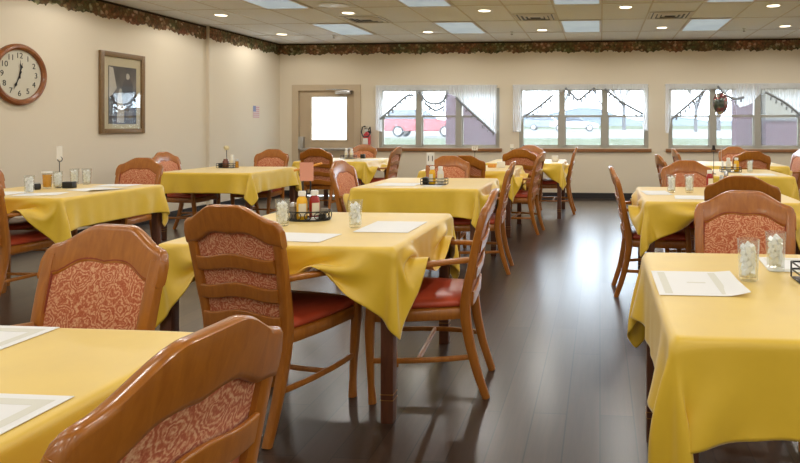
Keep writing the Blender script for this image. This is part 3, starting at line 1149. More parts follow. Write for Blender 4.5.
# ------------------------------------------------------------------ things on the tables
def make_tumbler():
    o = empty('tumbler')
    tag(o, 'glass', 'glass')
    MB().lathe([(0.027, 0.0), (0.031, 0.004), (0.033, 0.05), (0.0365, 0.11), (0.0375, 0.122), (0.0355, 0.122), (0.034, 0.11), (0.0305, 0.05), (0.029, 0.012), (0.004, 0.010)], seg=20, flute=0.02, nf=10).build('glass', GLASS, o)
    ic = MB()
    rg = random.Random(3)
    for k in range(30):
        zz = 0.019 + 0.0029 * k
        rr = 0.012 + 0.006 * zz / 0.1
        aa = k * 2.4
        M = Matrix.Translation((rr * math.cos(aa), rr * math.sin(aa), zz)) @ Matrix.Rotation(rg.uniform(0, 3), 4, (rg.random(), rg.random(), rg.random()))
        q = rg.uniform(0.0065, 0.0085)
        ic.box((-q, -q, -q), (q, q, q), M)
    tag(ic.build('ice', ICE, o), kind='stuff')
    return o


TUMB = make_tumbler()
for q_ in [q_ for q_ in bpy.data.objects if q_.parent == TUMB]:
    q_.data.transform(Matrix.Diagonal((1, 1, 1.16, 1)))
TGp = 'ice water tumblers on the tables'


def tumbler(x_, y_, lab):
    spawn(TUMB, (x_, y_, CT + 0.001), random.uniform(0, 90), lab, TGp)


tumbler(0.505, 2.235, 'left one of two ice tumblers behind the curled placemat')
tumbler(0.638, 2.392, 'right one of two ice tumblers, before the paisley chair panel')
tumbler(-1.268, 3.235, 'tumbler standing alone between wire basket and placemat')
tumbler(-1.668, 3.25, 'tumbler beside the left end of the wire basket')
tumbler(0.563, 5.12, 'left tumbler of the pair left of the ketchup bottle')
tumbler(0.703, 5.13, 'right tumbler of the pair left of the ketchup bottle')
tumbler(1.69, 7.40, 'tumbler standing right of the caddy on the balloon table')
tumbler(-4.43, 4.64, 'tumbler nearest the frame edge on the table under the picture')
tumbler(-4.57, 5.06, 'tumbler next to the juice glass below the picture')
tumbler(-4.70, 5.38, 'left tumbler behind the black box under the picture')
tumbler(-4.60, 5.40, 'right tumbler behind the black box under the picture')


def make_bottle(name, body, cap, lab):
    o = empty(name)
    tag(o, lab, 'bottle')
    MB().lathe([(0.026, 0), (0.029, 0.004), (0.029, 0.095), (0.026, 0.115), (0.018, 0.126), (0.017, 0.13)], seg=18).build('bottle_body', body, o)
    MB().lathe([(0.021, 0.131), (0.021, 0.152), (0.019, 0.158), (0.006, 0.159)], seg=18).build('cap', cap, o)
    lb = MB()
    ring = []
    vs, fs = [], []
    for i in range(9):
        a = -0.55 + 1.5 * i / 8
        vs += [(0.0297 * math.cos(a), 0.0297 * math.sin(a), 0.02), (0.0297 * math.cos(a), 0.0297 * math.sin(a), 0.09)]
    for i in range(8):
        fs.append((2 * i, 2 * i + 2, 2 * i + 3, 2 * i + 1))
    lb.add(vs, fs).build('paper_label', LABELW, o)
    return o


MUSTB = make_bottle('mustard_bottle', MUST, WHITEP, 'mustard')
KETB = make_bottle('ketchup_bottle', KETCH, WHITEP, 'ketchup')
WHB = make_bottle('white_bottle', SALT, WHITEP, 'white bottle')
spawn(MUSTB, (-1.662, 3.458, CT + 0.0056), -70, 'yellow mustard bottle with white cap in the wire basket', 'mustard bottles')
spawn(KETB, (-1.608, 3.498, CT + 0.0056), -60, 'red ketchup bottle with white cap in the wire basket', 'ketchup bottles')
spawn(MUSTB, (-1.50, 5.64, CT + 0.006), -120, 'yellow bottle under the number 11 card', 'mustard bottles')
spawn(WHB, (-1.425, 5.64, CT + 0.006), -90, 'white bottle beside the yellow one at the number 11 card', 'white bottles')
spawn(KETB, (0.91, 5.42, CT + 0.001), -90, 'red ketchup bottle on the table with two tumblers', 'ketchup bottles')
spawn(MUSTB, (1.545, 7.42, CT + 0.006), -160, 'yellow bottle in the caddy of the balloon table', 'mustard bottles')
spawn(WHB, (1.455, 7.42, CT + 0.006), -90, 'white bottle in the caddy of the balloon table', 'white bottles')
spawn(WHB, (-4.04, 9.93, CT + 0.006), -90, 'left white bottle on the table by the door', 'white bottles')
spawn(WHB, (-3.955, 9.93, CT + 0.006), -90, 'right white bottle on the table by the door', 'white bottles')
spawn(WHB, (-4.585, 7.66, CT + 0.006), -90, 'pale bottle beside the brown jar below the flag sign', 'white bottles')


def shaker(x_, y_, m, lab, tall=0.095):
    o = empty('shaker', (x_, y_, CT + 0.005))
    tag(o, lab, 'shaker', 'salt and pepper shakers')
    MB().lathe([(0.019, 0), (0.021, 0.004), (0.019, tall * 0.4), (0.018, tall * 0.72), (0.016, tall * 0.74)], seg=12).build('shaker_body', m, o)
    MB().lathe([(0.0185, tall * 0.745), (0.0185, tall * 0.88), (0.013, tall * 0.98), (0.003, tall)], seg=12).build('shaker_cap', STEEL, o)


shaker(-1.718, 3.470, PEPPER, 'grey pepper shaker in the wire basket beside the mustard')
shaker(1.015, 5.46, SALT, 'white shaker right of the ketchup bottle, aisle side table', 0.11)
shaker(1.06, 5.50, OIL, 'amber shaker right of the ketchup bottle', 0.14)
shaker(-4.50, 7.62, OIL, 'amber shaker below the flower stem, left wall table', 0.11)


def make_basket():
    o = empty('wire_basket')
    tag(o, 'basket', 'basket')

    def oval(sx, sy, z, n=28):
        return [(sx * math.cos(2 * PI * i / n), sy * math.sin(2 * PI * i / n), z) for i in range(n)]
    MB().prism([(0.122 * math.cos(2 * PI * i / 28), 0.072 * math.sin(2 * PI * i / 28)) for i in range(28)], 0.0, 0.004).build('tray', BLACK, o)
    w = MB()
    w.tube(oval(0.124, 0.074, 0.006), 0.003, 6, True)
    w.tube(oval(0.128, 0.078, 0.052), 0.0035, 6, True)
    w.build('rim', BLACK, o)
    sc = MB()
    for i in range(14):
        a = 2 * PI * i / 14
        c = Vector((0.126 * math.cos(a), 0.076 * math.sin(a), 0.029))
        t = Vector((-0.126 * math.sin(a), 0.076 * math.cos(a), 0)).normalized()
        sc.tube([c + t * (0.019 * math.cos(b)) + Vector((0, 0, 0.019 * math.sin(b))) for b in [2 * PI * k / 12 for k in range(12)]], 0.0024, 5, True)
    sc.build('scrollwork', BLACK, o)
    return o


BASK = make_basket()
spawn(BASK, (-1.632, 3.47, CT + 0.001), 3, 'black oval wire basket holding the mustard and ketchup', 'condiment caddies')
# jelly packets in the basket
for k, (dx, dy) in enumerate(((0.018, -0.030), (0.058, -0.012), (0.046, 0.040), (0.060, 0.012))):
    o = MB().rbox((-0.019, -0.015, 0), (0.019, 0.015, 0.014 + 0.016 * (k % 2)), 0.003).build('jelly_packet', [WHITEP, BLACK, WHITEP, PEPPER][k])
    o.location = (-1.60 + dx, 3.465 + dy * 0.8, CT + 0.0062 + (0.031 if k == 3 else 0))
    o.rotation_euler = (0, 0, (k % 2) * 0.15)
    tag(o, 'small jelly packet inside the black oval wire basket', 'packet', 'jelly packets in the wire basket')


def caddy(x_, y_, lab):
    o = empty('condiment_caddy', (x_, y_, CT + 0.001))
    tag(o, lab, 'caddy', 'condiment caddies')
    MB().rbox((-0.11, -0.055, 0), (0.11, 0.055, 0.004), 0.0015).build('tray', BLACK, o)
    w = MB()
    for z in (0.03, 0.055):
        w.tube([(-0.11, -0.055, z), (0.11, -0.055, z), (0.11, 0.055, z), (-0.11, 0.055, z)], 0.0035, 6, True)
    for sx in (-0.11, 0.11):
        for sy in (-0.055, 0.055):
            w.tube([(sx, sy, 0.003), (sx, sy, 0.056)], 0.003, 6)
    w.build('rail', BLACK, o)
    return o


def box_thing(name, x_, y_, size, m, lab, cat, rz=0, dz=0.005, group=None):
    o = MB().rbox((-size[0] / 2, -size[1] / 2, 0), (size[0] / 2, size[1] / 2, size[2]), min(size) * 0.12).build(name, m)
    o.location = (x_, y_, CT + dz)
    o.rotation_euler = (0, 0, R(rz))
    return tag(o, lab, cat, group)


caddy(-1.48, 5.64, 'black condiment caddy under the number 11 card')
caddy(1.48, 7.42, 'black condiment caddy on the balloon table')
caddy(-4.0, 9.93, 'black condiment caddy on the table by the door')
caddy(-4.65, 7.66, 'black condiment caddy below the flag sign')
caddy(-1.72, 7.84, 'black condiment caddy left of the number 17 card')
box_thing('sugar_box', -1.56, 5.64, (0.045, 0.06, 0.06), BLACK, 'black packet box left of the yellow bottle on the number 11 table', 'box', 0, 0.0062)
box_thing('napkin_box', -4.475, 5.07, (0.085, 0.06, 0.055), DARKM, 'black napkin box on the table under the framed picture', 'box', 8, 0.001)
box_thing('sugar_box', -4.730, 7.655, (0.035, 0.06, 0.055), BLACK, 'black packet box left of the brown jar below the flag sign', 'box', 0, 0.0062)
box_thing('napkin_box', -3.80, 10.02, (0.07, 0.06, 0.07), BLACK, 'black box right of the two white bottles by the door', 'box', 0, 0.001)
box_thing('napkin_holder', 1.41, 7.53, (0.012, 0.07, 0.12), CARD, 'white upright napkins behind the caddy of the balloon table', 'napkin', 0, 0.001)
jar = MB().lathe([(0.032, 0), (0.036, 0.01), (0.036, 0.075), (0.026, 0.09), (0.026, 0.105), (0.003, 0.107)], seg=16).build('brown_jar', wood('jar_brown', (0.12, 0.03, 0.012), (0.18, 0.05, 0.02)))
jar.location = (-4.668, 7.655, CT + 0.0058)
tag(jar, 'brown jar on the caddy below the flag sign', 'jar')
o = empty('juice_glass', (-4.640, 5.03, CT + 0.001))
tag(o, 'glass of orange juice on the table under the framed picture', 'glass')
MB().lathe([(0.028, 0.0), (0.031, 0.004), (0.036, 0.13), (0.034, 0.13), (0.029, 0.012), (0.003, 0.010)], seg=18).build('glass', GLASS, o)
MB().lathe([(0.027, 0.0135), (0.031, 0.115), (0.002, 0.116)], seg=18).build('juice', JUICE, o)
MB().lathe([(0.038, 0.131), (0.038, 0.142), (0.003, 0.144)], seg=18).build('lid', WHITEP, o)
o = empty('black_pot', (-4.64, 4.93, CT + 0.001))
tag(o, 'small black pot in front of the juice glass', 'pot')
MB().lathe([(0.026, 0), (0.03, 0.01), (0.028, 0.04), (0.022, 0.048), (0.003, 0.049)], seg=14).build('pot', BLACK, o)
MB().lathe([(0.024, 0.0495), (0.024, 0.056), (0.003, 0.058)], seg=14).build('lid', STEEL, o)


# number card stands
def stand(x_, y_, h_, lab, rz=0):
    o = empty('card_stand', (x_, y_, CT + 0.001), rz)
    tag(o, lab, 'card stand', 'wire card stands on the tables')
    MB().lathe([(0.028, 0), (0.028, 0.004), (0.006, 0.008)], seg=14).build('base', BLACK, o)
    MB().tube([(0, 0, 0.006), (0, 0, h_)], 0.003, 6).build('stem', BLACK, o)
    MB().tube([(0.022 * math.sin(a), 0.004, h_ + 0.022 - 0.022 * math.cos(a)) for a in [2 * PI * k / 16 for k in range(16)]], 0.0035, 6, True).build('loop', BLACK, o)
    return o


def card(x_, y_, z, w, h_, m, lab, text=None, tsize=0.05, rz=0):
    o = MB().box((-w / 2, -0.001, 0), (w / 2, 0.001, h_)).build('number_card' if text else 'card', m)
    o.location = (x_, y_, z)
    o.rotation_euler = (0, 0, R(rz))
    tag(o, lab, 'card', 'table cards on wire stands')
    if text:
        vs, fs = text_mesh(text, tsize, INK, Matrix.Translation((0, -0.0018, h_ / 2)) @ Matrix.Rotation(PI / 2, 4, 'X'))
        MB().add(vs, fs).build('numeral', INK, o)
    return o


stand(-1.535, 5.71, 0.155, 'black wire stand holding the number 11 card')
card(-1.535, 5.71, 0.945, 0.07, 0.115, CARD, 'white card reading 11 on a wire stand', '11', 0.072)
stand(-1.56, 7.90, 0.20, 'black wire stand holding the number 17 card')
card(-1.56, 7.90, 0.995, 0.075, 0.058, CARD, 'small white card reading 17 before the window sill', '17', 0.05)
stand(-4.61, 5.12, 0.22, 'black wire stand at the table under the picture')
card(-4.61, 5.12, 1.015, 0.045, 0.115, CARD, 'white card on a wire stand under the framed picture', rz=12)
stand(-1.30, 9.40, 0.18, 'black wire stand on the table under the middle window')
card(-1.30, 9.40, 0.97, 0.055, 0.06, CARD, 'small blank card standing under the middle window')
# flower stem
o = empty('flower_stem', (-4.685, 7.70, CT + 0.0062))
tag(o, 'dry pale flower on a thin stem below the flag sign', 'flower')
MB().tube([(0, 0, 0), (0.004, 0, 0.12), (0, 0, 0.22)], 0.0035, 6).build('stem', BLACK, o)
pm = MB()
for k in range(7):
    a = 2 * PI * k / 7
    pm.lathe([(0.004, 0), (0.014, 0.02), (0.004, 0.04)], (0.022 * math.cos(a), 0.022 * math.sin(a), 0.215 + 0.01 * (k % 3)), 8)
pm.build('petals', PETAL, o)
# pink card stand in the wire basket
o = empty('card_stand', (-1.664, 3.520, CT + 0.0056))
tag(o, 'tall black wire stand with forked top holding the pink card', 'card stand', 'wire card stands on the tables')
MB().tube([(0, 0, 0), (0, 0, 0.155)], 0.0035, 6).build('stem', BLACK, o)
MB().tube([(-0.022, 0, 0.14), (-0.023, 0, 0.20), (-0.016, 0, 0.224), (0, 0, 0.232), (0.016, 0, 0.224), (0.023, 0, 0.20), (0.022, 0, 0.14)], 0.0045, 6).build('loop', BLACK, o)
MB().tube([(-0.022, 0, 0.14), (0, 0, 0.135), (0.022, 0, 0.14)], 0.004, 6).build('crossbar', BLACK, o)
card(-1.662, 3.514, 0.990, 0.078, 0.105, PINK, 'pink card held by the wire stand in front of the door', rz=4)
MB().tube([(-0.075, 0.008, 0.058), (0.085, 0.008, 0.10)], 0.0065, 8).build('orange_stick', ORANGE, [q_ for q_ in bpy.data.objects if q_.get('label', '').startswith('pink card')][0])
# amber bottle and sign post on the far right tables
stand(1.235, 7.10, 0.24, 'dark wire stand left of the caddy on the balloon table')
card(1.235, 7.10, 1.035, 0.03, 0.055, DARKM, 'small dark card on the stand left of the balloon table caddy')

# glass and box at the far table by the middle window
box_thing('napkin_box', -0.66, 9.40, (0.09, 0.07, 0.085), CARD, 'white napkin box on the table closest to the middle window', 'box', 0, 0.001)
box_thing('napkin_box', -1.24, 7.98, (0.10, 0.07, 0.075), CARD, 'white napkin box at the right of the number 17 table', 'box', 5, 0.001)
box_thing('sugar_box', -1.36, 8.0, (0.10, 0.06, 0.045), ORANGE, 'orange packet box left of the white napkin box', 'box', 0, 0.001)


# placemats
def placemat(x_, y_, w, d, rz, lab, curl=False, border_=True, dz=0.0):
    o = empty('placemat', (x_, y_, CT + 0.0008 + dz), rz)
    tag(o, lab, 'placemat', 'paper placemats')
    n = 14
    vs, fs = [], []

    def zc(u, v_):
        z = 0.0
        if curl:
            z += 0.03 * max(0, u - 0.72) ** 1.5 * 4 * max(0, 0.55 - v_) + 0.012 * max(0, u - 0.8) * 5 * 0.4
        return z
    for i in range(n + 1):
        for j in range(n + 1):
            u, v_ = i / n, j / n
            vs.append(((u - 0.5) * w, (v_ - 0.5) * d, 0.0015 + zc(u, v_)))
    m1 = n + 1
    k0 = len(vs)
    vs += [(a, b, c - 0.0012) for a, b, c in vs]
    for i in range(n):
        for j in range(n):
            a = i * m1 + j
            fs += [(a, a + m1, a + m1 + 1, a + 1), (k0 + a, k0 + a + 1, k0 + a + m1 + 1, k0 + a + m1)]
    for i in range(n):
        for j in (0, n):
            a = i * m1 + j
            fs.append((a, a + m1, k0 + a + m1, k0 + a))
            a = j * m1 + i
            fs.append((a, a + 1, k0 + a + 1, k0 + a))
    MB().add(vs, fs).build('sheet', PAPER, o)
    if border_:
        b = MB()
        e0, e1 = 0.02, 0.045
        b.box((-w / 2 + e0, -d / 2 + e0, 0.0017), (-w / 2 + e1, d / 2 - e0, 0.0019)).box((w / 2 - e1, -d / 2 + e0, 0.0017), (w / 2 - e0, d / 2 - e0, 0.0019))
        b.box((-w / 2 + e1, -d / 2 + e0, 0.0017), (w / 2 - e1, -d / 2 + e1, 0.0019)).box((-w / 2 + e1, d / 2 - e1, 0.0017), (w / 2 - e1, d / 2 - e0, 0.0019))
        if not curl:
            b.build('printed_border', PAPERB, o)
        else:
            b2 = MB().box((-w / 2 + e0, -d / 2 + e0, 0.0017), (-w / 2 + e1, d / 2 - e0, 0.0019)).box((w * 0.20, -d / 2 + e0, 0.0017), (w * 0.22 + 0.02, d / 2 - e0, 0.0019)).box((-w * 0.12, -0.006, 0.0017), (w * 0.10, 0.006, 0.0019))
            b2.build('printed_border', PAPERB, o)
    return o


placemat(-1.62, 1.425, 0.42, 0.285, 0, 'white placemat with printed border on the far side of the nearest table')
placemat(-1.165, 0.965, 0.285, 0.41, 0, 'white placemat with printed border in front of the nearest armchair')
placemat(0.325, 2.185, 0.28, 0.33, 0, 'white placemat with a curled edge left of the two ice tumblers', True)
placemat(0.83, 2.49, 0.42, 0.25, -4, 'white placemat behind the two ice tumblers at the frame edge')
placemat(-1.085, 3.27, 0.28, 0.36, 0, 'white placemat at the aisle side of the wire basket table', False, False)
placemat(-1.45, 2.93, 0.38, 0.22, -4, 'white placemat behind the armchair turned away at the wire basket table', False, False)
placemat(-1.80, 5.62, 0.36, 0.27, 0, 'white placemat left of the number 11 caddy', False, False)
placemat(-1.46, 5.50, 0.17, 0.12, 0, 'small white paper under the front of the number 11 caddy', False, False)
placemat(-4.70, 4.62, 0.40, 0.27, 4, 'white placemat near the left frame edge under the clock', False, False)
placemat(-4.30, 4.60, 0.30, 0.22, 20, 'white placemat in front of the black pot, picture table', False, False)
placemat(-4.16, 4.98, 0.34, 0.28, -18, 'crumpled white placemat right of the black napkin box', True, False)
placemat(-4.25, 5.33, 0.30, 0.22, 5, 'white placemat before the armchair under the framed picture', False, False)
placemat(0.44, 5.09, 0.20, 0.30, 6, 'white placemat on the aisle edge of the ketchup table', False, False)
placemat(0.72, 4.78, 0.34, 0.24, -5, 'white placemat at the near side of the ketchup table', False, False)
placemat(1.70, 7.08, 0.36, 0.26, 0, 'white placemat in front of the balloon table caddy', False, False)
placemat(-3.58, 9.62, 0.28, 0.3, 0, 'white placemat at the right of the table by the door', False, False)

# wire caddy at the right frame edge on the nearest right table
caddy(0.775, 2.24, 'black condiment caddy cut off by the right frame edge')

# balloon
o = empty('foil_balloon', (1.345, 7.30, 0))
tag(o, 'oval foil balloon with red print floating before the right window', 'balloon')
MB().lathe([(0.004, -0.128), (0.03, -0.118), (0.062, -0.085), (0.081, -0.035), (0.085, 0.01), (0.078, 0.055), (0.058, 0.092), (0.03, 0.113), (0.004, 0.118)], seg=24).xform(Matrix.Translation((0, 0, 1.555)) @ Matrix.Diagonal((1, 0.5, 1, 1))).build('balloon', FOIL, o)
MB().lathe([(0.009, -0.018), (0.005, -0.008), (0.004, 0)], (0, 0, 1.428), 8).build('neck', FOIL, o)
MB().tube([(0, 0, 1.412), (0.01, 0.03, 1.2), (0.02, 0.06, 0.95), (0.035, 0.075, CT + 0.02)], 0.0016, 5).build('string', WHITEP, o)

# ------------------------------------------------------------------ wall things
# clock
o = empty('wall_clock', (LEFTX + 0.001, 6.15, 1.83))
tag(o, 'large round wooden wall clock on the left wall', 'clock')
MX = Matrix.Rotation(PI / 2, 4, 'Y')      # local z -> world x


def on_wall(mb):
    return mb.xform(MX)


on_wall(MB().lathe([(0.31, 0), (0.318, 0.012), (0.318, 0.03), (0.300, 0.048), (0.278, 0.05), (0.258, 0.036), (0.256, 0.0)], seg=64)).build('rim', CLOCKWOOD, o)
face = on_wall(MB().lathe([(0.256, 0.004), (0.256, 0.018), (0.001, 0.0185)], seg=48)).build('face', CLOCKFACE, o)
nm = MB()
WM = Matrix(((0, 0, 1, 0), (1, 0, 0, 0), (0, 1, 0, 0), (0, 0, 0, 1)))   # text x -> world -y?  set below
TM = Matrix(((0, 0, 1), (1, 0, 0), (0, 1, 0))).to_4x4()                  # x->y, y->z, z->x
for hnum in range(1, 13):
    a = 2 * PI * hnum / 12
    vs, fs = text_mesh(str(hnum), 0.082, INK, TM @ Matrix.Translation((0.195 * math.sin(a), 0.195 * math.cos(a), 0.0198)))
    nm.add(vs, fs)
nm.build('numerals', INK, face)


def hand(name, ang, ln, w, z):
    a = R(ang)
    pts = [(-w * 0.5, -0.04), (w * 0.5, -0.04), (w * 0.4, ln * 0.55), (w * 1.1, ln * 0.68), (w * 0.3, ln * 0.8), (0, ln), (-w * 0.3, ln * 0.8), (-w * 1.1, ln * 0.68), (-w * 0.4, ln * 0.55)]
    pts = [(x_ * math.cos(a) + y_ * math.sin(a), -x_ * math.sin(a) + y_ * math.cos(a)) for x_, y_ in pts]
    MB().prism(pts, z, z + 0.002).xform(TM).build(name, INK, o)


hand('hour_hand', 14, 0.125, 0.016, 0.022)
hand('minute_hand', 204, 0.17, 0.013, 0.025)
hand('second_hand', 1, 0.15, 0.006, 0.028)

# framed picture
PY0, PY1, PZ0, PZ1 = 7.215, 7.97, 1.205, 2.215
o = empty('framed_picture', (LEFTX + 0.001, (PY0 + PY1) / 2, (PZ0 + PZ1) / 2))
tag(o, 'gilt framed dark print with wide pale mat on the left wall', 'picture')
hw, hh = (PY1 - PY0) / 2, (PZ1 - PZ0) / 2
fm = MB()
fw_ = 0.062


def frame_side(a, b, c, d):
    fm.rbox(a, b, 0.006)


fm.rbox((0, -hw, -hh), (0.034, -hw + fw_, hh), 0.008).rbox((0, hw - fw_, -hh), (0.034, hw, hh), 0.008)
fm.rbox((0, -hw + fw_ - 0.004, -hh), (0.033, hw - fw_ + 0.004, -hh + fw_), 0.008).rbox((0, -hw + fw_ - 0.004, hh - fw_), (0.033, hw - fw_ + 0.004, hh), 0.008)
fm.build('picture_frame', GILT, o)
MB().box((0.002, -hw + fw_ - 0.003, -hh + fw_ - 0.003), (0.012, hw - fw_ + 0.003, hh - fw_ + 0.003)).build('mat_board', MATBOARD, o)
art = MB().box((0.0125, -0.235, -0.385), (0.0145, 0.235, 0.33)).build('print', ART, o)


def blob(cx_, cz_, rx, rz, d_, n=22, sq=1.0):
    return MB().prism([(cx_ + rx * math.cos(a) * (1 + 0.08 * math.sin(3 * a + sq)), cz_ + rz * math.sin(a)) for a in [2 * PI * k / n for k in range(n)]], d_, d_ + 0.0005).xform(TM)


MB().prism([(-0.225, -0.06), (-0.17, -0.02), (-0.10, 0.06), (-0.135, 0.20), (-0.16, 0.31), (-0.225, 0.32)], 0.0147, 0.0152).xform(TM).build('print_drapery', ARTPALE, art)
MB().prism([(-0.10, -0.37), (0.02, -0.37), (0.03, -0.10), (0.00, 0.05), (-0.05, 0.06), (-0.09, -0.05)], 0.0150, 0.0155).xform(TM).build('print_figure', ARTPALE, art)
MB().prism([(-0.02, -0.05), (0.19, -0.02), (0.17, 0.13), (0.10, 0.20), (0.03, 0.18), (-0.02, 0.08)], 0.0150, 0.0155).xform(TM).build('print_coat', ARTDARK, art)
blob(0.085, -0.09, 0.10, 0.10, 0.0157).build('print_cloth', ARTBLUE, art)
blob(0.085, 0.215, 0.03, 0.04, 0.0157, sq=2).build('print_face', ARTPALE, art)
gl = MB().box((0.018, -hw + fw_ - 0.003, -hh + fw_ - 0.003), (0.020, hw - fw_ + 0.003, hh - fw_ + 0.003)).build('glass', PICGLASS, o)

# flag sign
o = empty('flag_sign', (LEFTX + 0.0515, 10.66, 1.435))
tag(o, 'small flag sign pinned to the left wall near the door', 'sign')
MB().box((0, -0.10, 0), (0.002, 0.10, 0.21)).build('sheet', NOTICEW, o)
st = MB()
for k in range(6):
    st.box((0.0021, -0.10, 0.008 + 0.034 * k), (0.0026, 0.10, 0.022 + 0.034 * k))
st.build('stripes', NOTICER, o)
MB().box((0.0028, -0.10, 0.11), (0.0034, -0.01, 0.21)).build('blue_field', NOTICEB, o)

# fire extinguisher
o = empty('fire_extinguisher', (-4.25, FARY - 0.082, 0.905))
tag(o, 'red fire extinguisher with black hose hanging beside the door', 'fire extinguisher')
MB().lathe([(0.055, 0), (0.066, 0.012), (0.068, 0.20), (0.058, 0.245), (0.026, 0.272), (0.02, 0.29)], seg=20).build('cylinder', REDP, o)
MB().box((-0.045, -0.07, 0.06), (0.045, -0.0675, 0.17)).build('instruction_label', WHITEP, o)
MB().rbox((-0.022, -0.025, 0.291), (0.022, 0.025, 0.335), 0.005).rbox((-0.015, -0.09, 0.336), (0.015, 0.02, 0.348), 0.004).rbox((-0.014, -0.10, 0.366), (0.014, 0.02, 0.378), 0.004).build('valve_handle', BLACK, o)
MB().lathe([(0.03, 0), (0.03, 0.01), (0.002, 0.012)], seg=14).xform(Matrix.Translation((0.0, -0.03, 0.315)) @ Matrix.Rotation(PI / 2, 4, 'X')).build('gauge', WHITEP, o)
MB().tube([(0.02, -0.01, 0.315), (0.07, -0.03, 0.37), (0.085, -0.04, 0.27), (0.05, -0.06, 0.2), (-0.05, -0.06, 0.2), (-0.088, -0.04, 0.28), (-0.07, -0.03, 0.37), (-0.02, -0.02, 0.39)], 0.012, 8).build('hose', BLACK, o)
MB().box((-0.03, 0.069, 0.10), (0.03, 0.081, 0.30)).build('wall_mount', DARKM, o)

# ------------------------------------------------------------------ ceiling things
def make_troffer():
    o = empty('ceiling_light', (0, 0, CEIL))
    tag(o, 'troffer', 'ceiling light')
    w, l = TX / 2, 0.6
    f = MB()
    f.box((-w, -l, -0.014), (-w + 0.035, l, -0.006)).box((w - 0.035, -l, -0.014), (w, l, -0.006)).box((-w + 0.035, -l, -0.014), (w - 0.035, -l + 0.035, -0.006)).box((-w + 0.035, l - 0.035, -0.014), (w - 0.035, l, -0.006))
    f.build('frame', TBAR, o)
    MB().box((-w + 0.035, -l + 0.035, -0.011), (w - 0.035, l - 0.035, -0.007)).build('diffuser', TROF, o)
    return o


TR = make_troffer()
LG = 'rectangular panel lights in the ceiling'
for x_, y_, lab in ((-0.285, 9.82, 'rectangular ceiling light panel over the middle window, far row'), (1.58, 9.82, 'rectangular ceiling light panel above the balloon, far row'),
                    (-2.15, 9.82, 'rectangular ceiling light panel above the red car window, far row'), (-4.02, 9.82, 'rectangular ceiling light panel in front of the door, far row'),
                    (-4.02, 7.42, 'rectangular ceiling light panel cut by the top edge, by the round speaker'), (-2.15, 7.42, 'rectangular ceiling light panel cut by the top edge, second from the round speaker'),
                    (-0.285, 7.42, 'rectangular ceiling light panel cut by the top edge, nearer row at the centre'), (1.58, 7.42, 'sliver of a rectangular ceiling light panel at the top edge, right end')):
    spawn(TR, (x_, y_, CEIL), 0, lab, LG)


def make_vent():
    o = empty('ceiling_vent', (0, 0, CEIL))
    tag(o, 'vent', 'vent')
    f = MB()
    w = 0.29
    f.box((-w, -w, -0.012), (w, -w + 0.04, -0.006)).box((-w, w - 0.04, -0.012), (w, w, -0.006)).box((-w, -w + 0.04, -0.012), (-w + 0.04, w - 0.04, -0.006)).box((w - 0.04, -w + 0.04, -0.012), (w, w - 0.04, -0.006))
    f.build('frame', OFFWHITE, o)
    MB().box((-w + 0.04, -w + 0.04, -0.0075), (w - 0.04, w - 0.04, -0.006)).build('backing', DARKM, o)
    for k, s in enumerate((0.23, 0.17, 0.11)):
        rb = MB()
        q = s - 0.035
        z0, z1 = -0.022 + 0.004 * 0, -0.009
        ring = [[(-s, -s, z1), (s, -s, z1), (s, s, z1), (-s, s, z1)], [(-q, -q, z0), (q, -q, z0), (q, q, z0), (-q, q, z0)], [(-q + 0.003, -q + 0.003, z0 + 0.002), (q - 0.003, -q + 0.003, z0 + 0.002), (q - 0.003, q - 0.003, z0 + 0.002), (-q + 0.003, q - 0.003, z0 + 0.002)]]
        rb.rings(ring, cap=False)
        rb.build('louvre', OFFWHITE, o)
    return o


VT = make_vent()
for x_, lab in ((-3.33, 'square ceiling vent left of centre, next to the round speaker'), (-0.90, 'square ceiling vent between two light panels near the centre'), (0.96, 'square ceiling vent left of the right light panel')):
    spawn(VT, (x_, 8.93, CEIL), 0, lab, 'square ceiling vents')


def make_down():
    o = empty('downlight', (0, 0, CEIL))
    tag(o, 'downlight', 'downlight')
    MB().lathe([(0.078, -0.001), (0.10, -0.006), (0.105, -0.001)], seg=24).build('ring', WHITEP, o)
    MB().lathe([(0.078, -0.001), (0.076, -0.005), (0.002, -0.007)], seg=24).build('lens', LAMP, o)
    ld = bpy.data.lights.new('lamp', 'SPOT')
    ld.energy = 32
    ld.color = (1.0, 0.965, 0.91)
    ld.spot_size = R(172)
    ld.spot_blend = 0.3
    ld.shadow_soft_size = 0.07
    lo = bpy.data.objects.new('lamp', ld)
    C.objects.link(lo)
    lo.parent = o
    lo.location = (0, 0, -0.03)
    return o


DL = make_down()
DG = 'round recessed downlights in the ceiling'
vis = {(-5.22, 8.45): 'lit round downlight in the near row, closest to the left wall', (-3.40, 8.42): 'lit round downlight beside the left ceiling vent', (-1.53, 8.40): 'lit round downlight in the near row left of the centre vent',
       (0.33, 8.30): 'lit round downlight in the near row left of the right vent', (-5.30, 10.30): 'lit round downlight in the far left corner of the ceiling', (-2.80, 10.25): 'lit round downlight left of the red car window panel light',
       (-0.92, 10.18): 'lit round downlight left of the panel light over the middle window', (0.96, 10.08): 'lit round downlight between the two right panel lights', (2.83, 10.08): 'lit round downlight at the far right of the ceiling'}
for (x_, y_), lab in vis.items():
    spawn(DL, (x_, y_, CEIL), 0, lab, DG)
for y_ in (-3.2, -1.2, 0.8, 2.7, 4.6, 6.5):  # unseen downlights, added to light the rest of the room
    for x_ in (-5.2, -3.35, -1.5, 0.35, 2.2, 4.05, 5.6):
        spawn(DL, (x_, y_, CEIL), 0, 'round downlight added to the ceiling rows above the tables, out of the picture', DG)
for x_, y_ in ((2.2, 8.35), (4.05, 8.35), (4.7, 10.08), (5.7, 8.35)):  # further downlights added on the right for more room light
    spawn(DL, (x_, y_, CEIL), 0, 'round downlight added to the ceiling rows above the tables, out of the picture', DG)

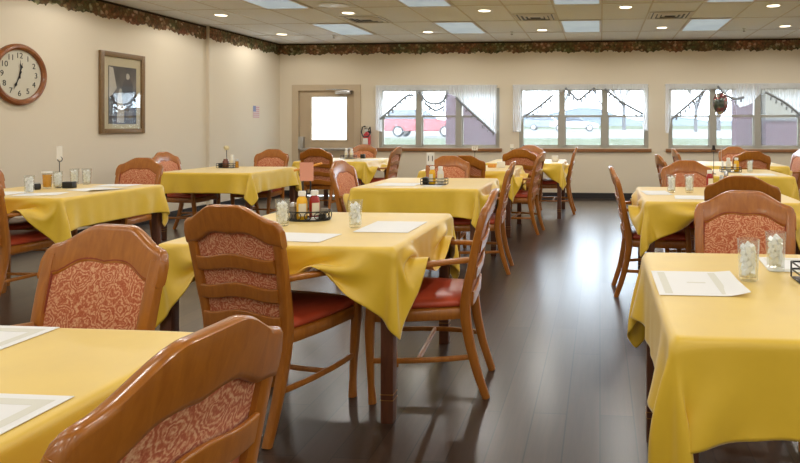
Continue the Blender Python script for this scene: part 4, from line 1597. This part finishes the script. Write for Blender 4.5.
o = empty('ceiling_speaker', (-3.36, 7.86, CEIL))
tag(o, 'white round ceiling speaker by the left panel lights', 'speaker')
MB().lathe([(0.19, -0.001), (0.20, -0.008), (0.17, -0.014), (0.165, -0.010)], seg=32).build('rim', WHITEP, o)
MB().lathe([(0.165, -0.004), (0.16, -0.009), (0.002, -0.012)], seg=32).build('grille', WHITEP, o)
for x_, y_, lab in ((-4.48, 10.48, 'small sprinkler head near the door light panel'), (-1.43, 10.32, 'small sprinkler head between the red car and middle windows'), (2.25, 10.25, 'small sprinkler head right of the right light panel')):
    o = empty('ceiling_sprinkler', (x_, y_, CEIL))
    tag(o, lab, 'sprinkler', 'sprinkler heads in the ceiling')
    MB().lathe([(0.03, -0.001), (0.028, -0.006), (0.009, -0.008), (0.008, -0.045)], seg=12).build('body', STEEL, o)
    MB().lathe([(0.02, -0.046), (0.022, -0.05), (0.003, -0.052)], seg=12).build('deflector', DARKM, o)

# ------------------------------------------------------------------ outside
def quad(name, x0, x1, rows, m):
    vs, fs = [], []
    for y_, z in rows:
        vs += [(x0, y_, z), (x1, y_, z)]
    for i in range(len(rows) - 1):
        fs.append((2 * i, 2 * i + 1, 2 * i + 3, 2 * i + 2))
    n = len(vs)
    vs += [(a, b, c - 0.2) for a, b, c in vs]
    fs += [tuple(reversed([n + k for k in f])) for f in fs]
    m_ = len(rows)
    for i in range(m_ - 1):
        fs += [(2 * i, 2 * i + 2, n + 2 * i + 2, n + 2 * i), (2 * i + 1, n + 2 * i + 1, n + 2 * i + 3, 2 * i + 3)]
    fs += [(0, n, n + 1, 1), (2 * m_ - 2, 2 * m_ - 1, n + 2 * m_ - 1, n + 2 * m_ - 2)]
    return struct(name, MB().add(vs, fs), m)


quad('outside_lawn', -45, 40, [(11.7, -0.15), (16, -0.05), (28, 0.42), (35, 0.60)], LAWN)
quad('outside_road', -70, 60, [(35, 0.61), (58, 0.74), (75, 0.84)], ROAD)
quad('outside_field', -120, 110, [(75, 0.83), (100, 1.0), (140, 1.3)], LAWN)
hm = MB()
vs, fs = [], []
for i in range(61):
    x_ = -120 + 4 * i
    z = 3.6 + 1.2 * math.sin(i * 0.5) + 0.8 * math.sin(i * 1.3 + 1)
    vs += [(x_, 138, 0.9), (x_, 139.5, z), (x_, 143, 0.9)]
for i in range(60):
    a = 3 * i
    fs += [(a, a + 3, a + 4, a + 1), (a + 1, a + 4, a + 5, a + 2)]
struct('outside_hills', hm.add(vs, fs), HILLM)
# brick parts of the building seen through the panes
struct('outside_brick_pier', MB().box((-4.40, 18.0, -0.3), (-2.62, 18.6, 4.2)), BRICKM)
struct('outside_brick_post', MB().box((3.74, 18.0, -0.3), (4.36, 18.6, 4.2)), BRICKM)
w_ = struct('outside_wing_wall', MB().box((4.45, 17.6, -0.3), (12.0, 18.2, 1.44)), BRICKM)
struct('upper_stucco', MB().box((4.45, 17.66, 1.50), (12.0, 18.2, 4.2)), STUCCO, w_)
struct('ledge', MB().box((4.42, 17.54, 1.44), (12.05, 18.22, 1.50)), BARK, w_)


def tree(x_, y_, z, h_, seed, lab):
    rg = random.Random(seed)
    mb = MB()
    br_ = MB()

    def grow(p, d_, ln, r, depth):
        q = p + d_ * ln
        mid = p + d_ * ln * 0.5 + Vector((rg.uniform(-1, 1), rg.uniform(-1, 1), 0)) * ln * 0.05
        (mb if depth == 0 else br_).tube([p, mid, q], [r, r * 0.85, r * 0.65], 5)
        if depth < 4:
            for k in range(3 if depth < 3 else 2):
                a = rg.uniform(0, 2 * PI)
                nd = (d_ + Vector((math.cos(a), math.sin(a), rg.uniform(0.0, 0.5))) * rg.uniform(0.45, 0.8)).normalized()
                grow(p + d_ * ln * rg.uniform(0.6, 1.0), nd, ln * rg.uniform(0.6, 0.8), r * 0.55, depth + 1)
    grow(Vector((0, 0, -0.1)), Vector((rg.uniform(-0.05, 0.05), 0, 1)).normalized(), h_ * 0.33, h_ * 0.02, 0)
    o = empty('bare_tree', (x_, y_, z))
    tag(o, lab, 'tree', 'bare trees outside')
    mb.build('trunk', BARK, o)
    br_.build('branches', BARK, o)


TL = [(-19, 45, 0.66, 8, 'bare tree seen through the left pane of the red car window'), (-9.0, 60, 0.7, 9, 'bare tree behind the red car window centre'), (-4.6, 80, 0.85, 11, 'bare tree at the left of the middle window'),
      (0.6, 64, 0.74, 9, 'bare tree in the centre of the middle window'), (2.6, 70, 0.78, 11, 'bare tree at the right of the middle window'), (4.8, 52, 0.70, 8, 'bare tree at the right edge of the middle window'),
      (8.5, 58, 0.74, 9, 'bare tree at the left of the balloon window'), (12.0, 66, 0.75, 11, 'bare tree near the left pane centre of the balloon window'), (11.5, 44, 0.66, 7, 'bare tree just left of the balloon'), (16, 60, 0.7, 10, 'bare tree behind the balloon')]
for k, (a, b, c, d_, lab) in enumerate(TL):
    tree(a, b, c, d_, 40 + k, lab)


def shrub(x_, y_, z, s_, seed, lab):
    rg = random.Random(seed)
    mb = MB()
    for k in range(34):
        a = rg.uniform(0, 2 * PI)
        r = rg.uniform(0.1, 1) * s_
        p0 = Vector((rg.uniform(-0.1, 0.1) * s_, rg.uniform(-0.1, 0.1) * s_, -0.05))
        p1 = Vector((math.cos(a) * r * 1.3, math.sin(a) * r, rg.uniform(0.35, 0.7) * s_))
        mb.tube([p0, (p0 + p1) / 2 + Vector((0, 0, 0.12 * s_)), p1], [0.02, 0.014, 0.005], 4)
    o = mb.build('twiggy_shrub', SHRUBM)
    o.location = (x_, y_, z)
    tag(o, lab, 'shrub', 'low twiggy shrubs outside')


for k, (a, b, s_, lab) in enumerate(((-5.4, 15.0, 0.55, 'low twiggy shrub at the left corner of the red car window'), (-0.55, 16.2, 0.45, 'low twiggy shrub at the bottom of the middle window, centre pane'), (0.25, 17.0, 0.42, 'low twiggy shrub at the bottom of the middle window, right pane'),
                                      (2.15, 16.2, 0.5, 'low twiggy shrub at the bottom of the balloon window, left pane'), (3.0, 16.6, 0.5, 'low twiggy shrub below the balloon outside'))):
    shrub(a, b, -0.04, s_, 70 + k, lab)


def car(x_, y_, z, m, prof, roof, lab, rz=0):
    o = empty('car', (x_, y_, z), rz)
    tag(o, lab, 'car', 'parked cars outside')

    def side(pr, hw_, inset):
        n = len(pr)
        rings = []
        for s_, k in ((-hw_, inset), (-hw_ * 0.93, 0), (hw_ * 0.93, 0), (hw_, inset)):
            cx_ = sum(p[0] for p in pr) / n
            cz_ = sum(p[1] for p in pr) / n
            rings.append([(cx_ + (px - cx_) * (1 - k), s_, cz_ + (pz_ - cz_) * (1 - k)) for px, pz_ in pr])
        return MB().rings(rings)
    side(prof, 0.88, 0.06).build('body', m, o, 30)
    gh = side(roof, 0.74, 0.08)
    gh.build('windows', CARGLASS, o, 30)
    top = max(p[1] for p in roof)
    xs_ = [p[0] for p in roof if p[1] > top - 0.03]
    MB().rbox((min(xs_), -0.72, top - 0.01), (max(xs_), 0.72, top + 0.05), 0.02).build('roof', m, o)
    for wx in (-1.4, 1.4):
        for sy in (-0.80, 0.80):
            w_ = MB().lathe([(0.20, -0.1), (0.33, -0.1), (0.34, -0.06), (0.34, 0.06), (0.33, 0.1), (0.20, 0.1)], seg=20).xform(Matrix.Translation((wx, sy, 0.34)) @ Matrix.Rotation(PI / 2, 4, 'X')).build('wheel', TYRE, o)
            MB().lathe([(0.20, -0.105), (0.20, 0.105)], seg=16).xform(Matrix.Translation((wx, sy, 0.34)) @ Matrix.Rotation(PI / 2, 4, 'X')).build('hub', OFFWHITE, w_)


SUV = [(-2.3, 0.35), (-2.33, 0.9), (-2.2, 1.05), (0.9, 1.05), (1.5, 1.0), (2.2, 0.88), (2.32, 0.6), (2.28, 0.33)]
SUVR = [(-2.18, 1.04), (-2.0, 1.62), (0.1, 1.66), (1.0, 1.04)]
SED = [(-2.25, 0.4), (-2.28, 0.8), (-1.5, 0.95), (1.0, 0.92), (2.1, 0.75), (2.25, 0.5), (2.2, 0.32)]
SEDR = [(-1.5, 0.94), (-0.8, 1.36), (0.3, 1.38), (1.05, 0.92)]
car(-10.5, 37.8, 0.63, CARRED, SUV, SUVR, 'red car parked outside the left window', 2)
car(-2.4, 60.0, 0.755, CARWHITE, SED, SEDR, 'white car outside the middle window', 3)
car(-5.6, 68.0, 0.80, CARDARK, SUV, SUVR, 'grey car outside the left pane of the middle window', 0)

# ------------------------------------------------------------------ sky, camera
w = bpy.data.worlds.new('sky')
bpy.context.scene.world = w
w.use_nodes = True
bg = w.node_tree.nodes['Background']
bg.inputs['Color'].default_value = (0.74, 0.87, 1.0, 1)
bg.inputs['Strength'].default_value = 10.0

cam = bpy.data.cameras.new('camera')
co = bpy.data.objects.new('camera', cam)
C.objects.link(co)
co.location = (0, 0, 1.305)
co.rotation_euler = (PI / 2, 0, math.atan(52 / 640))
cam.sensor_width = 36
cam.lens = 640 / 800 * 36
cam.shift_x = (400 - 548) / 800
cam.shift_y = (125.5 - 231.5) / 800
cam.clip_start = 0.05
cam.clip_end = 500
sc = bpy.context.scene
sc.camera = co
sc.view_settings.view_transform = 'Standard'
sc.view_settings.look = 'None'
sc.view_settings.gamma = 1
sc.view_settings.use_curve_mapping = False
sc.view_settings.exposure = 0.0
sc.cycles.use_denoising = True
